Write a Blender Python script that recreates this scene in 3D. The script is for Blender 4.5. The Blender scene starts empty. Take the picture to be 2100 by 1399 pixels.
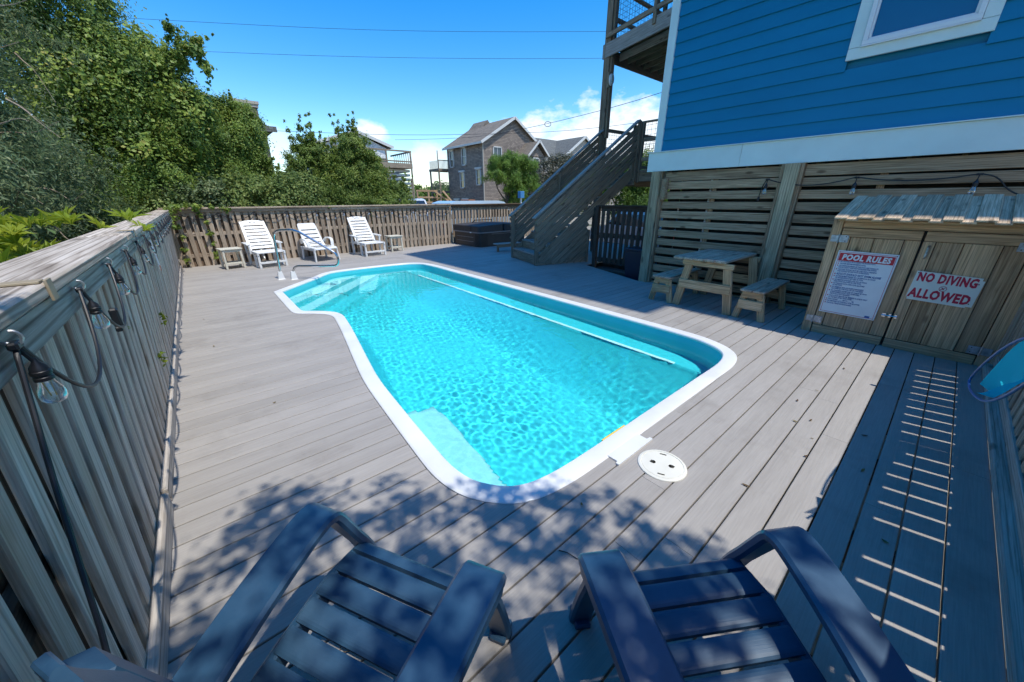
import bpy, math, random
import numpy as np
from mathutils import Vector, Matrix

sc = bpy.context.scene
COL = sc.collection
rnd = random.Random(7)
R = math.radians

# ------------------------------------------------------------------ camera
CAM_F, CAM_PITCH, CAM_YAW, CAM_ROLL, CAM_H = 735.0, R(21.7), R(40.2), R(-0.3), 1.5
_f = Vector((math.sin(CAM_YAW)*math.cos(CAM_PITCH), math.cos(CAM_YAW)*math.cos(CAM_PITCH), -math.sin(CAM_PITCH)))
_r = Vector((math.cos(CAM_YAW), -math.sin(CAM_YAW), 0))
_u = _r.cross(_f)
_r2 = _r*math.cos(CAM_ROLL) + _u*math.sin(CAM_ROLL)
_u2 = _u*math.cos(CAM_ROLL) - _r*math.sin(CAM_ROLL)
cam_d = bpy.data.cameras.new('camera')
cam = bpy.data.objects.new('camera', cam_d); COL.objects.link(cam)
M = Matrix((( _r2.x, _u2.x, -_f.x, 0), (_r2.y, _u2.y, -_f.y, 0), (_r2.z, _u2.z, -_f.z, CAM_H), (0, 0, 0, 1)))
cam.matrix_world = M
cam_d.sensor_fit = 'HORIZONTAL'; cam_d.sensor_width = 36.0; cam_d.lens = CAM_F/2100*36
cam_d.clip_start = 0.02; cam_d.clip_end = 4000
sc.camera = cam

# ------------------------------------------------------------------ sky, sun, exposure
SUN_EL, SUN_AZ = R(66.0), R(180-14.5)          # azimuth clockwise from +Y
sunvec = Vector((math.sin(SUN_AZ)*math.cos(SUN_EL), math.cos(SUN_AZ)*math.cos(SUN_EL), math.sin(SUN_EL)))
SKY_STRENGTH, SUN_STRENGTH, EXPOSURE = 0.14, 2.4, 0.84
world = bpy.data.worlds.new('World'); sc.world = world; world.use_nodes = True
wn = world.node_tree; wn.nodes.clear()
def W(t, **k):
    n = wn.nodes.new(t)
    for a, b in k.items(): setattr(n, a, b)
    return n
sky = W('ShaderNodeTexSky', sky_type='NISHITA', sun_disc=False)
sky.sun_elevation = SUN_EL; sky.sun_rotation = SUN_AZ; sky.altitude = 0
sky.air_density = 1.0; sky.dust_density = 0.25; sky.ozone_density = 1.2
bg = W('ShaderNodeBackground'); wo = W('ShaderNodeOutputWorld')
geo = W('ShaderNodeTexCoord')
def wmath(op, a, b=None, c=None, clamp=False):
    n = W('ShaderNodeMath', operation=op, use_clamp=clamp)
    for i, v in enumerate((a, b, c)):
        if v is None: continue
        if isinstance(v, (int, float)): n.inputs[i].default_value = v
        else: wn.links.new(v, n.inputs[i])
    return n.outputs[0]
def wvec(op, a, b):
    n = W('ShaderNodeVectorMath', operation=op)
    for i, v in enumerate((a, b)):
        if isinstance(v, (tuple, list)): n.inputs[i].default_value = v
        else: wn.links.new(v, n.inputs[i])
    return n
dirv = geo.outputs['Generated']
noise1 = W('ShaderNodeTexNoise'); noise1.inputs['Scale'].default_value = 7.0; noise1.inputs['Detail'].default_value = 5; noise1.inputs['Roughness'].default_value = .62
st = wvec('MULTIPLY', dirv, (1, 1, 2.0)); wn.links.new(st.outputs[0], noise1.inputs['Vector'])
nz = wmath('SUBTRACT', noise1.outputs['Fac'], 0.5)
def cloud(az_deg, el_deg, wid, hei, dens):
    a, e = R(az_deg), R(el_deg)
    c = (math.sin(a)*math.cos(e), math.cos(a)*math.cos(e), math.sin(e))
    s = wvec('SUBTRACT', dirv, c)
    m = wvec('MULTIPLY', s.outputs[0], (1/wid, 1/wid, 1/hei))
    l = W('ShaderNodeVectorMath', operation='LENGTH'); wn.links.new(m.outputs[0], l.inputs[0])
    f = wmath('SUBTRACT', 1.0, l.outputs['Value'])
    f = wmath('MULTIPLY_ADD', nz, 2.6, f)
    f = wmath('MULTIPLY', f, 2.2, clamp=True)
    return wmath('MULTIPLY', f, dens, clamp=True)
masks = [cloud(58, 6.2, .38, .11, .95), cloud(29.0, 4.2, .075, .05, .6), cloud(21.5, 8.2, .04, .028, .85),
         cloud(7.0, 6.0, .09, .045, .5), cloud(110, 8, .6, .1, .8), cloud(-60, 7, .6, .1, .75), cloud(170, 7, .6, .1, .75), cloud(-130, 7, .6, .1, .75)]
cm = masks[0]
for m_ in masks[1:]: cm = wmath('MAXIMUM', cm, m_)
hsv = W('ShaderNodeHueSaturation'); hsv.inputs['Saturation'].default_value = 1.52; hsv.inputs['Hue'].default_value = .503
wn.links.new(sky.outputs[0], hsv.inputs['Color'])
mixc = W('ShaderNodeMix', data_type='RGBA'); wn.links.new(cm, mixc.inputs['Factor'])
wn.links.new(hsv.outputs[0], mixc.inputs['A']); mixc.inputs['B'].default_value = (4.6, 4.9, 5.2, 1)
wn.links.new(mixc.outputs['Result'], bg.inputs['Color']); bg.inputs['Strength'].default_value = SKY_STRENGTH
wn.links.new(bg.outputs[0], wo.inputs[0])

world.cycles.sampling_method = 'MANUAL'; world.cycles.sample_map_resolution = 256
sun_d = bpy.data.lights.new('sun', 'SUN'); sun_d.energy = SUN_STRENGTH; sun_d.angle = R(.53); sun_d.color = (1.0, .955, .88)
sun = bpy.data.objects.new('sun', sun_d); COL.objects.link(sun)
sun.rotation_euler = sunvec.to_track_quat('Z', 'Y').to_euler(); sun.location = (0, -10, 30)
sun_d.cycles.is_caustics_light = True
vs = sc.view_settings
vs.view_transform = 'Standard'; vs.look = 'None'; vs.exposure = EXPOSURE; vs.gamma = 1.0; vs.use_curve_mapping = False
cy = sc.cycles
cy.use_denoising = True; cy.use_light_tree = False
cy.max_bounces = 10; cy.diffuse_bounces = 3; cy.glossy_bounces = 3; cy.transmission_bounces = 6; cy.transparent_max_bounces = 16
cy.sample_clamp_indirect = 6.0; cy.sample_clamp_direct = 0.0; cy.caustics_reflective = False; cy.caustics_refractive = True
cy.blur_glossy = 0.5

# ------------------------------------------------------------------ material helpers
MATS = {}
class NT:
    def __init__(s, name):
        s.m = bpy.data.materials.new(name); s.m.use_nodes = True; s.t = s.m.node_tree
        s.b = s.t.nodes['Principled BSDF']; s.out = s.t.nodes['Material Output']
        MATS[name] = s.m
    def n(s, t, **k):
        x = s.t.nodes.new(t)
        for a, b in k.items(): setattr(x, a, b)
        return x
    def l(s, a, b): s.t.links.new(a, b)
    def set(s, **k):
        for a, v in k.items():
            i = s.b.inputs[a.replace('_', ' ')]
            if isinstance(v, tuple): i.default_value = (*v, 1) if len(v) == 3 else v
            elif isinstance(v, (int, float)): i.default_value = v
            else: s.l(v, i)
    def math(s, op, a, b=None, clamp=False):
        n = s.n('ShaderNodeMath', operation=op, use_clamp=clamp)
        for i, v in enumerate((a, b)):
            if v is None: continue
            if isinstance(v, (int, float)): n.inputs[i].default_value = v
            else: s.l(v, n.inputs[i])
        return n.outputs[0]
    def coords(s, scale, rand=True, space='Object'):
        tc = s.n('ShaderNodeTexCoord'); v = tc.outputs[space]
        if rand:
            oi = s.n('ShaderNodeObjectInfo')
            k = s.math('MULTIPLY', oi.outputs['Random'], 53.0)
            cb = s.n('ShaderNodeCombineXYZ')
            for i in range(3): s.l(k, cb.inputs[i])
            ad = s.n('ShaderNodeVectorMath', operation='ADD'); s.l(v, ad.inputs[0]); s.l(cb.outputs[0], ad.inputs[1]); v = ad.outputs[0]
        mu = s.n('ShaderNodeVectorMath', operation='MULTIPLY'); s.l(v, mu.inputs[0]); mu.inputs[1].default_value = scale
        return mu.outputs[0]
    def noise(s, vec, scale=1, detail=5, rough=.55, dist=0):
        n = s.n('ShaderNodeTexNoise'); n.inputs['Scale'].default_value = scale; n.inputs['Detail'].default_value = detail
        n.inputs['Roughness'].default_value = rough; n.inputs['Distortion'].default_value = dist
        if vec is not None: s.l(vec, n.inputs['Vector'])
        return n.outputs['Fac']
    def ramp(s, fac, stops):
        r = s.n('ShaderNodeValToRGB'); e = r.color_ramp.elements
        while len(e) < len(stops): e.new(.5)
        for el, (p, c) in zip(e, stops): el.position = p; el.color = (*c, 1)
        s.l(fac, r.inputs[0]); return r.outputs[0]
    def mix(s, fac, a, b, mode='MIX'):
        n = s.n('ShaderNodeMix', data_type='RGBA', blend_type=mode)
        for key, v in (('Factor', fac), ('A', a), ('B', b)):
            i = n.inputs[key] if key == 'Factor' else [x for x in n.inputs if x.name == key and x.type == 'RGBA'][0]
            if isinstance(v, tuple): i.default_value = (*v, 1)
            elif isinstance(v, (int, float)): i.default_value = v
            else: s.l(v, i)
        return [o for o in n.outputs if o.type == 'RGBA'][0]
    def bump(s, h, strength=.3, dist=.01):
        b = s.n('ShaderNodeBump'); b.inputs['Strength'].default_value = strength; b.inputs['Distance'].default_value = dist
        s.l(h, b.inputs['Height']); s.l(b.outputs[0], s.b.inputs['Normal'])
    def vary(s, col, amount):
        oi = s.n('ShaderNodeObjectInfo'); h = s.n('ShaderNodeHueSaturation')
        v = s.math('MULTIPLY_ADD' if False else 'MULTIPLY', oi.outputs['Random'], amount)
        v = s.math('ADD', v, 1-amount/2); s.l(v, h.inputs['Value']); s.l(col, h.inputs['Color']); return h.outputs[0]

def plain(name, col, rough=.5, metal=0, noise=.0, nscale=8, bump=0, spec=.5, coat=0):
    t = NT(name); t.set(Roughness=rough, Metallic=metal); t.b.inputs['Specular IOR Level'].default_value = spec
    if coat: t.set(Coat_Weight=coat)
    if noise:
        v = t.coords((nscale,)*3); n = t.noise(v, 1, 6)
        lo = tuple(c*(1-noise) for c in col); hi = tuple(min(1, c*(1+noise)) for c in col)
        t.set(Base_Color=t.ramp(n, [(.3, lo), (.7, hi)]))
        if bump: t.bump(n, bump, .01)
    else: t.set(Base_Color=col)
    return t.m

def wood(name, light, mid, dark, gscale=1.0, rough=.85, var=.3, bump=.5, knots=True, axis=0, stain=None, stain_amt=.5, wave=.5):
    t = NT(name)
    def sc3(a, b):
        v = [b, b, b]; v[axis] = a; return tuple(x*gscale for x in v)
    co = t.coords(sc3(1.1, 15)); n1 = t.noise(co, 1.6, 8, .6, 1.1)
    co2 = t.coords(sc3(2.2, 130)); n2 = t.noise(co2, 1.0, 4, .6)
    w = t.n('ShaderNodeTexWave', wave_type='RINGS', rings_direction='X' if axis == 0 else ('Y' if axis == 1 else 'Z'))
    w.inputs['Scale'].default_value = 1.5; w.inputs['Distortion'].default_value = 5.0; w.inputs['Detail'].default_value = 3; w.inputs['Detail Scale'].default_value = .8
    t.l(t.coords(sc3(.6, 13)), w.inputs['Vector'])
    base = t.ramp(n1, [(.28, dark), (.5, mid), (.72, light)])
    g = t.ramp(w.outputs['Fac'], [(.0, (.45, .42, .39)), (.22, (.92, .92, .92)), (.4, (1, 1, 1))])
    c = t.mix(wave, base, g, 'MULTIPLY')
    g2 = t.ramp(n2, [(.34, (.42, .40, .38)), (.52, (1, 1, 1))])
    c = t.mix(.6, c, g2, 'MULTIPLY')
    if knots:
        vo = t.n('ShaderNodeTexVoronoi'); vo.inputs['Scale'].default_value = 1.0; vo.inputs['Randomness'].default_value = 1.0
        t.l(t.coords(sc3(2.6, 7)), vo.inputs['Vector'])
        k = t.ramp(vo.outputs['Distance'], [(.0, (1, 1, 1)), (.10, (.75, .75, .75)), (.17, (0, 0, 0))])
        kk = t.n('ShaderNodeRGBToBW'); t.l(k, kk.inputs[0])
        c = t.mix(t.math('MULTIPLY', kk.outputs[0], .8), c, tuple(x*.35 for x in dark))
    if stain:
        n3 = t.noise(t.coords(sc3(.7, 2.5)), 1.3, 5, .6)
        c = t.mix(t.math('MULTIPLY', t.math('SUBTRACT', n3, .42, True), stain_amt*4, True), c, stain)
    c = t.vary(c, var)
    h = t.math('ADD', t.math('MULTIPLY', n2, .8), t.math('MULTIPLY', w.outputs['Fac'], .2))
    t.bump(h, bump, .003)
    t.set(Base_Color=c, Roughness=rough); t.b.inputs['Specular IOR Level'].default_value = .25
    return t.m

# ------------------------------------------------------------------ mesh helpers
class MB:
    """collects shapes into one mesh"""
    def __init__(s): s.v = []; s.f = []; s.sm = []
    def add(s, vs_, fs, smooth=False):
        b = len(s.v); s.v += [tuple(x) for x in vs_]
        for f in fs: s.f.append(tuple(i+b for i in f)); s.sm.append(smooth)
        return s
    def box(s, c, size, ch=0.0, M3=None):
        vs_, fs = boxgeo(*size, ch)
        c = Vector(c)
        vs_ = [(M3 @ Vector(v) if M3 else Vector(v)) + c for v in vs_]
        return s.add(vs_, fs)
    def bar(s, p0, p1, w, t, n=(0, 0, 1), ch=0.0):
        p0, p1 = Vector(p0), Vector(p1); L = (p1-p0).length
        return s.box((p0+p1)/2, (L, w, t), ch, axes(p1-p0, n))
    def tube(s, pts, r, seg=8, cap=True, closed=False):
        pts = [Vector(p) for p in pts]; n = len(pts); vs_ = []; fs = []
        rr = r if isinstance(r, (list, tuple)) else [r]*n
        up = None
        for i, p in enumerate(pts):
            if closed: d = pts[(i+1) % n]-pts[i-1]
            else: d = (pts[min(i+1, n-1)]-pts[max(i-1, 0)])
            if d.length < 1e-9: d = Vector((0, 0, 1))
            d.normalize()
            if up is None:
                up = Vector((0, 0, 1)) if abs(d.z) < .9 else Vector((1, 0, 0))
            a = up - d*up.dot(d)
            if a.length < 1e-6: a = d.orthogonal()
            a.normalize(); b = d.cross(a); up = a
            for k in range(seg):
                th = 2*math.pi*k/seg
                vs_.append(p + a*math.cos(th)*rr[i] + b*math.sin(th)*rr[i])
        for i in range(n if closed else n-1):
            j = (i+1) % n
            for k in range(seg):
                k2 = (k+1) % seg
                fs.append((i*seg+k, i*seg+k2, j*seg+k2, j*seg+k))
        s.add(vs_, fs, True)
        if cap and not closed:
            b = len(s.v)-n*seg
            s.f.append(tuple(b+k for k in range(seg))[::-1]); s.sm.append(False)
            s.f.append(tuple(b+(n-1)*seg+k for k in range(seg))); s.sm.append(False)
        return s
    def lathe(s, prof, seg=20, M4=None, smooth=True):
        vs_ = []; fs = []; n = len(prof)
        for r, z in prof:
            for k in range(seg):
                th = 2*math.pi*k/seg; vs_.append(Vector((r*math.cos(th), r*math.sin(th), z)))
        for i in range(n-1):
            for k in range(seg):
                k2 = (k+1) % seg; fs.append((i*seg+k, i*seg+k2, (i+1)*seg+k2, (i+1)*seg+k))
        if prof[0][0] > 1e-6: fs.append(tuple(range(seg))[::-1])
        if prof[-1][0] > 1e-6: fs.append(tuple((n-1)*seg+k for k in range(seg)))
        if M4: vs_ = [M4 @ v for v in vs_]
        return s.add(vs_, fs, smooth)
    def prism(s, poly, z0, z1, M4=None):
        n = len(poly); vs_ = [Vector((x, y, z0)) for x, y in poly] + [Vector((x, y, z1)) for x, y in poly]
        fs = [tuple(range(n))[::-1], tuple(range(n, 2*n))] + [(i, (i+1) % n, n+(i+1) % n, n+i) for i in range(n)]
        if M4: vs_ = [M4 @ v for v in vs_]
        return s.add(vs_, fs)
    def ribbon(s, pts, side, width, thick, ch=.006, smooth=True):
        """rectangular section with chamfered corners swept along pts; side = width direction per point (or one)"""
        n = len(pts); vs_ = []; fs = []; pts = [Vector(p) for p in pts]
        sec = []
        for i, p in enumerate(pts):
            d = (pts[min(i+1, n-1)]-pts[max(i-1, 0)]).normalized()
            sd = Vector(side[i] if isinstance(side, list) else side); sd = (sd-d*sd.dot(d)).normalized(); nn = d.cross(sd)
            w = (width[i] if isinstance(width, (list, tuple)) else width)/2; t = (thick[i] if isinstance(thick, (list, tuple)) else thick)/2
            c = min(ch, w*.9, t*.9)
            prof = [(w-c, -t), (w, -t+c), (w, t-c), (w-c, t), (-w+c, t), (-w, t-c), (-w, -t+c), (-w+c, -t)]
            vs_ += [p+sd*a+nn*b for a, b in prof]
        for i in range(n-1):
            for k in range(8):
                k2 = (k+1) % 8; fs.append((i*8+k, i*8+k2, (i+1)*8+k2, (i+1)*8+k))
        fs.append(tuple(range(8))[::-1]); fs.append(tuple((n-1)*8+k for k in range(8)))
        return s.add(vs_, fs, smooth)
    def mesh(s, name, mat=None):
        me = bpy.data.meshes.new(name); me.from_pydata(s.v, [], s.f)
        me.polygons.foreach_set('use_smooth', s.sm)
        if mat: me.materials.append(MATS[mat] if isinstance(mat, str) else mat)
        me.update()
        if any(s.sm): me.set_sharp_from_angle(angle=R(35))
        return me

def axes(xdir, n):
    x = Vector(xdir).normalized(); z = Vector(n); z = z - x*z.dot(x)
    if z.length < 1e-6: z = x.orthogonal()
    z.normalize(); y = z.cross(x)
    return Matrix(((x.x, y.x, z.x), (x.y, y.y, z.y), (x.z, y.z, z.z)))

def boxgeo(lx, ly, lz, ch=0.0):
    X, Y, Z = lx/2, ly/2, lz/2
    if ch <= 0:
        v = [(sx*X, sy*Y, sz*Z) for sz in (-1, 1) for sy in (-1, 1) for sx in (-1, 1)]
        return v, [(0, 2, 3, 1), (4, 5, 7, 6), (0, 1, 5, 4), (2, 6, 7, 3), (0, 4, 6, 2), (1, 3, 7, 5)]
    c = min(ch, X*.45, Y*.45, Z*.45)
    v = []; idx = {}
    for sx in (-1, 1):
        for sy in (-1, 1):
            for sz in (-1, 1):
                for ax in range(3):
                    p = [sx*(X-c), sy*(Y-c), sz*(Z-c)]
                    p[ax] = (sx*X, sy*Y, sz*Z)[ax]
                    idx[(sx, sy, sz, ax)] = len(v); v.append(tuple(p))
    f = []
    S = (-1, 1)
    for ax in range(3):
        o = [a for a in range(3) if a != ax]
        for s_ in S:
            q = []
            for a, b in ((-1, -1), (1, -1), (1, 1), (-1, 1)):
                k = [0, 0, 0]; k[ax] = s_; k[o[0]] = a; k[o[1]] = b; q.append(idx[(*k, ax)])
            f.append(q)
    for ax in range(3):
        o = [a for a in range(3) if a != ax]
        for a in S:
            for b in S:
                def kk(e): k = [0, 0, 0]; k[ax] = e; k[o[0]] = a; k[o[1]] = b; return k
                f.append([idx[(*kk(-1), o[0])], idx[(*kk(1), o[0])], idx[(*kk(1), o[1])], idx[(*kk(-1), o[1])]])
    for a in S:
        for b in S:
            for d in S: f.append([idx[(a, b, d, 0)], idx[(a, b, d, 1)], idx[(a, b, d, 2)]])
    out = []
    for q in f:   # outward orientation
        p = [Vector(v[i]) for i in q]; nrm = (p[1]-p[0]).cross(p[2]-p[0]); cc = sum(p, Vector())/len(p)
        out.append(tuple(q) if nrm.dot(cc) > 0 else tuple(q[::-1]))
    return v, out

def getmat(m): return MATS[m] if isinstance(m, str) else m
def tag(o, label=None, cat=None, group=None, kind=None):
    if label: o['label'] = label
    if cat: o['category'] = cat
    if group: o['group'] = group
    if kind: o['kind'] = kind
    return o
def thing(name, label, cat, loc=(0, 0, 0), group=None):
    o = bpy.data.objects.new(name, None); COL.objects.link(o); o.location = loc; o.empty_display_size = .1
    return tag(o, label, cat, group)
def setparent(o, p):
    if p is not None:
        o.parent = p; o.matrix_parent_inverse = Matrix.Translation(-Vector(p['_w'] if '_w' in p else world_loc(p)))
def world_loc(p):
    l = Vector(p.location)
    return l
def put(name, me, mat=None, parent=None, M4=None):
    if isinstance(me, MB): me = me.mesh(name, mat)
    elif mat is not None and not me.materials: me.materials.append(getmat(mat))
    o = bpy.data.objects.new(name, me); COL.objects.link(o)
    if M4 is not None: o.matrix_world = M4
    if parent is not None:
        o.parent = parent
        o.matrix_parent_inverse = parent.matrix_world.inverted() if parent.type == 'EMPTY' and False else Matrix()
        # parents are unrotated empties or parts at known matrices: keep the world position
        pm = full_matrix(parent)
        o.matrix_parent_inverse = pm.inverted()
    return o
def full_matrix(o):
    m = o.matrix_basis.copy()
    if o.parent is not None: m = full_matrix(o.parent) @ o.matrix_parent_inverse @ m
    return m
PLANKS = {}
def plank(name, parent, p0, p1, w, t, n, mat, ch=.004):
    """board from p0 to p1 (axis), width w, thickness t along n; mesh shared between equal boards, grain along local X"""
    p0, p1 = Vector(p0), Vector(p1); L = (p1-p0).length
    key = (round(L, 3), round(w, 3), round(t, 3), ch, mat)
    me = PLANKS.get(key)
    if me is None:
        b = MB(); b.box((0, 0, 0), (key[0], w, t), ch); me = b.mesh(name, mat); PLANKS[key] = me
    M4 = axes(p1-p0, n).to_4x4(); M4.translation = (p0+p1)/2
    return put(name, me, None, parent, M4)
def copy_tree(o, parent=None):
    c = o.copy(); COL.objects.link(c)
    if parent is not None: c.parent = parent
    for ch in o.children: copy_tree(ch, c)
    return c
def solid_boxes(name, parent, items, mat, ch=.003):
    b = MB()
    for c, s in items: b.box(c, s, ch)
    return put(name, b, mat, parent)
def smoothline(pts, it=2, closed=False):
    pts = [Vector(p) for p in pts]
    for _ in range(it):
        out = [] if closed else [pts[0]]
        m = len(pts)
        for i in range(m if closed else m-1):
            a, b = pts[i], pts[(i+1) % m]; out += [a*.75+b*.25, a*.25+b*.75]
        if not closed: out.append(pts[-1])
        pts = out
    return pts
def text_mesh(body, size, mat, align='LEFT', shear=0, spacing=1.0, ext=.0008, bold=0.0):
    cu = bpy.data.curves.new('txt', 'FONT'); cu.body = body; cu.size = size; cu.align_x = align; cu.shear = shear
    cu.space_character = spacing; cu.extrude = ext; cu.resolution_u = 2; cu.offset = bold
    o = bpy.data.objects.new('txt', cu); COL.objects.link(o)
    dg = bpy.context.evaluated_depsgraph_get()
    me = bpy.data.meshes.new_from_object(o.evaluated_get(dg))
    bpy.data.objects.remove(o); bpy.data.curves.remove(cu)
    me.materials.clear(); me.materials.append(getmat(mat)); return me
# ------------------------------------------------------------------ materials
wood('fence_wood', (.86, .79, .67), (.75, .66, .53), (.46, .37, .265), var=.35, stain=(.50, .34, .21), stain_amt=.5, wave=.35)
wood('fence_back_wood_shaded', (.125, .085, .055), (.085, .056, .036), (.045, .03, .02), var=.35)  # brown wood, darkened further for the shade behind the front pickets
wood('fence_brown', (.60, .50, .385), (.455, .365, .27), (.26, .20, .145), var=.45, stain=(.31, .215, .14), stain_amt=.4)
wood('fence_dark', (.27, .185, .12), (.185, .125, .08), (.10, .068, .045), var=.3)
wood('cap_wood', (.72, .64, .54), (.54, .46, .37), (.25, .20, .15), gscale=.7, var=.2, bump=.9, wave=.8)
wood('kick_wood', (.62, .57, .50), (.50, .45, .385), (.32, .28, .23), var=.2)
wood('stair_wood', (.42, .33, .235), (.315, .24, .165), (.18, .135, .092), var=.3)
wood('stair_cap', (.52, .48, .43), (.41, .375, .33), (.26, .235, .205), var=.2)
wood('slat_wood', (.54, .38, .24), (.41, .28, .17), (.22, .145, .085), var=.35)
wood('post_wood', (.60, .50, .33), (.46, .375, .24), (.23, .185, .11), var=.2, gscale=.8, bump=.7)
wood('table_wood', (.76, .53, .31), (.60, .40, .22), (.32, .20, .105), var=.3)
wood('table_top', (.66, .54, .41), (.50, .40, .295), (.26, .205, .15), var=.25)
wood('shed_wood', (.78, .51, .29), (.60, .38, .205), (.31, .185, .095), var=.4, stain=(.45, .32, .21), stain_amt=.45)
wood('shed_roof', (.82, .62, .42), (.64, .475, .31), (.34, .25, .16), var=.35)
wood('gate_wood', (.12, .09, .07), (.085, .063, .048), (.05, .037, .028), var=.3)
wood('joist_wood', (0.308, 0.28, 0.182), (0.21, 0.189, 0.119), (0.112, 0.098, 0.063), var=.3)
wood('far_wood', (.42, .36, .28), (.33, .27, .2), (.2, .16, .12), knots=False, var=.25)
wood('far_new_wood', (.55, .38, .22), (.45, .30, .17), (.3, .19, .1), knots=False, var=.25)
wood('bark', (.16, .13, .10), (.10, .08, .06), (.05, .04, .03), knots=False, axis=2, bump=1.0)

# composite deck boards
t = NT('deck_board')
n1 = t.noise(t.coords((1.2, 9, 9)), 1, 5, .6, .3); n2 = t.noise(t.coords((5.5, 150, 150)), 1, 4, .55, .5); n3 = t.noise(t.coords((1.6, 1.6, 1.6), False, 'Generated'), 3, 6, .65)
c = t.ramp(n1, [(.25, (.345, .318, .285)), (.75, (.41, .382, .345))])
c = t.mix(.5, c, t.ramp(n2, [(.35, (.78, .78, .78)), (.62, (1, 1, 1))]), 'MULTIPLY')
tcw = t.n('ShaderNodeNewGeometry'); dn = t.noise(tcw.outputs['Position'], 1.3, 7, .7)
c = t.mix(t.math('MULTIPLY', t.math('SUBTRACT', dn, .52, True), 2.4, True), c, (.19, .168, .145))
dn2 = t.noise(tcw.outputs['Position'], 14, 3, .6)
c = t.mix(t.math('MULTIPLY', t.math('SUBTRACT', dn2, .70, True), 3.0, True), c, (.13, .115, .10))
c = t.vary(c, .13); t.set(Base_Color=c, Roughness=.62); t.b.inputs['Specular IOR Level'].default_value = .4
t.bump(n2, .45, .0025)

plain('pool_coping', (.76, .765, .75), .36, noise=.07, nscale=3)
plain('pool_gap', (.02, .02, .02), .9)
t = NT('pool_shell'); n = t.noise(t.coords((3, 3, 3), False), 1, 5)
t.set(Base_Color=t.ramp(n, [(.3, (.06, .56, .635)), (.7, (.072, .60, .67))]), Roughness=.35)
t = NT('pool_shallow_tint'); n = t.noise(t.coords((60, 60, 60), False), 1, 3)
t.set(Base_Color=t.ramp(n, [(.3, (.40, .68, .72)), (.7, (.47, .73, .77))]), Roughness=.5)  # paler colour stands in for light through shallow water on steps and seat
plain('pool_strip', (.82, .86, .86), .45)
plain('yellow_plastic', (.75, .55, .12), .5)
t = NT('water'); t.t.nodes.remove(t.b)
g = t.n('ShaderNodeBsdfGlass'); g.inputs['Color'].default_value = (.70, .972, .988, 1); g.inputs['Roughness'].default_value = 0; g.inputs['IOR'].default_value = 1.33
t.l(g.outputs[0], t.out.inputs['Surface'])
plain('steel', (.62, .63, .63), .14, 1)
plain('galvanised', (.42, .45, .48), .42, .85, noise=.35, nscale=25)
plain('brass_hook', (.62, .60, .55), .35, .8)
plain('white_plastic', (.74, .74, .71), .38, noise=.05, nscale=9)
plain('aged_plastic', (.62, .59, .48), .5, noise=.12, nscale=12)
plain('lid_plastic', (.76, .74, .64), .45, noise=.06, nscale=10)
plain('dark_hole', (.03, .028, .02), .9)
t = NT('blue_plastic'); n = t.noise(t.coords((7, 160, 160)), 1, 4, .6, .6); d_ = t.noise(t.coords((3, 3, 3)), 1, 6, .7)
c = t.ramp(d_, [(.35, (.020, .064, .120)), (.75, (.050, .108, .175))])
t.set(Base_Color=c, Roughness=.46); t.b.inputs['Specular IOR Level'].default_value = .45; t.bump(n, .35, .0012)
t = NT('blue_plastic_smooth'); d_ = t.noise(t.coords((5, 5, 5)), 1, 6, .7)
t.set(Base_Color=t.ramp(d_, [(.35, (.020, .066, .128)), (.75, (.048, .108, .18))]), Roughness=.33)
t.bump(t.noise(t.coords((260, 260, 260)), 1, 2), .08, .0008)
plain('tub_cover', (.042, .04, .042), .6, noise=.15, nscale=20, bump=.1)
plain('tub_body', (.05, .04, .034), .55, noise=.15, nscale=10)
plain('tub_rim', (.22, .22, .22), .4)
plain('strap_black', (.012, .012, .014), .5)
plain('rubber', (.012, .013, .016), .45)
plain('bin_plastic', (.012, .016, .035), .4)
plain('net_blue', (.01, .13, .36), .35)
t = NT('net_fabric'); tr = t.n('ShaderNodeBsdfTransparent'); mx = t.n('ShaderNodeMixShader'); mx.inputs[0].default_value = .92
tl = t.n('ShaderNodeBsdfTranslucent'); tl.inputs[0].default_value = (.03, .70, .95, 1); df = t.n('ShaderNodeBsdfDiffuse'); df.inputs[0].default_value = (.03, .70, .95, 1)
m2 = t.n('ShaderNodeMixShader'); m2.inputs[0].default_value = .45; t.l(df.outputs[0], m2.inputs[1]); t.l(tl.outputs[0], m2.inputs[2])
t.l(tr.outputs[0], mx.inputs[1]); t.l(m2.outputs[0], mx.inputs[2]); t.l(mx.outputs[0], t.out.inputs['Surface'])
t = NT('bulb_glass'); tr = t.n('ShaderNodeBsdfTransparent'); gl = t.n('ShaderNodeBsdfGlossy'); gl.inputs['Roughness'].default_value = .03; gl.inputs[0].default_value = (1, 1, 1, 1)
fr = t.n('ShaderNodeLayerWeight'); fr.inputs['Blend'].default_value = .35; mx = t.n('ShaderNodeMixShader'); t.l(t.math('ADD', fr.outputs['Facing'], .10, True), mx.inputs[0])
t.l(tr.outputs[0], mx.inputs[1]); t.l(gl.outputs[0], mx.inputs[2]); t.l(mx.outputs[0], t.out.inputs['Surface'])
plain('filament', (.75, .50, .16), .5)
plain('sign_white', (.78, .79, .78), .35, noise=.04, nscale=6)
plain('sign_cream', (.72, .73, .64), .35, noise=.05, nscale=6)
plain('sign_red', (.58, .02, .035), .4)
plain('sign_red2', (.50, .015, .05), .4)
plain('sign_blue', (.03, .13, .36), .5)
plain('tan_clip', (.34, .27, .17), .55)
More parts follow.
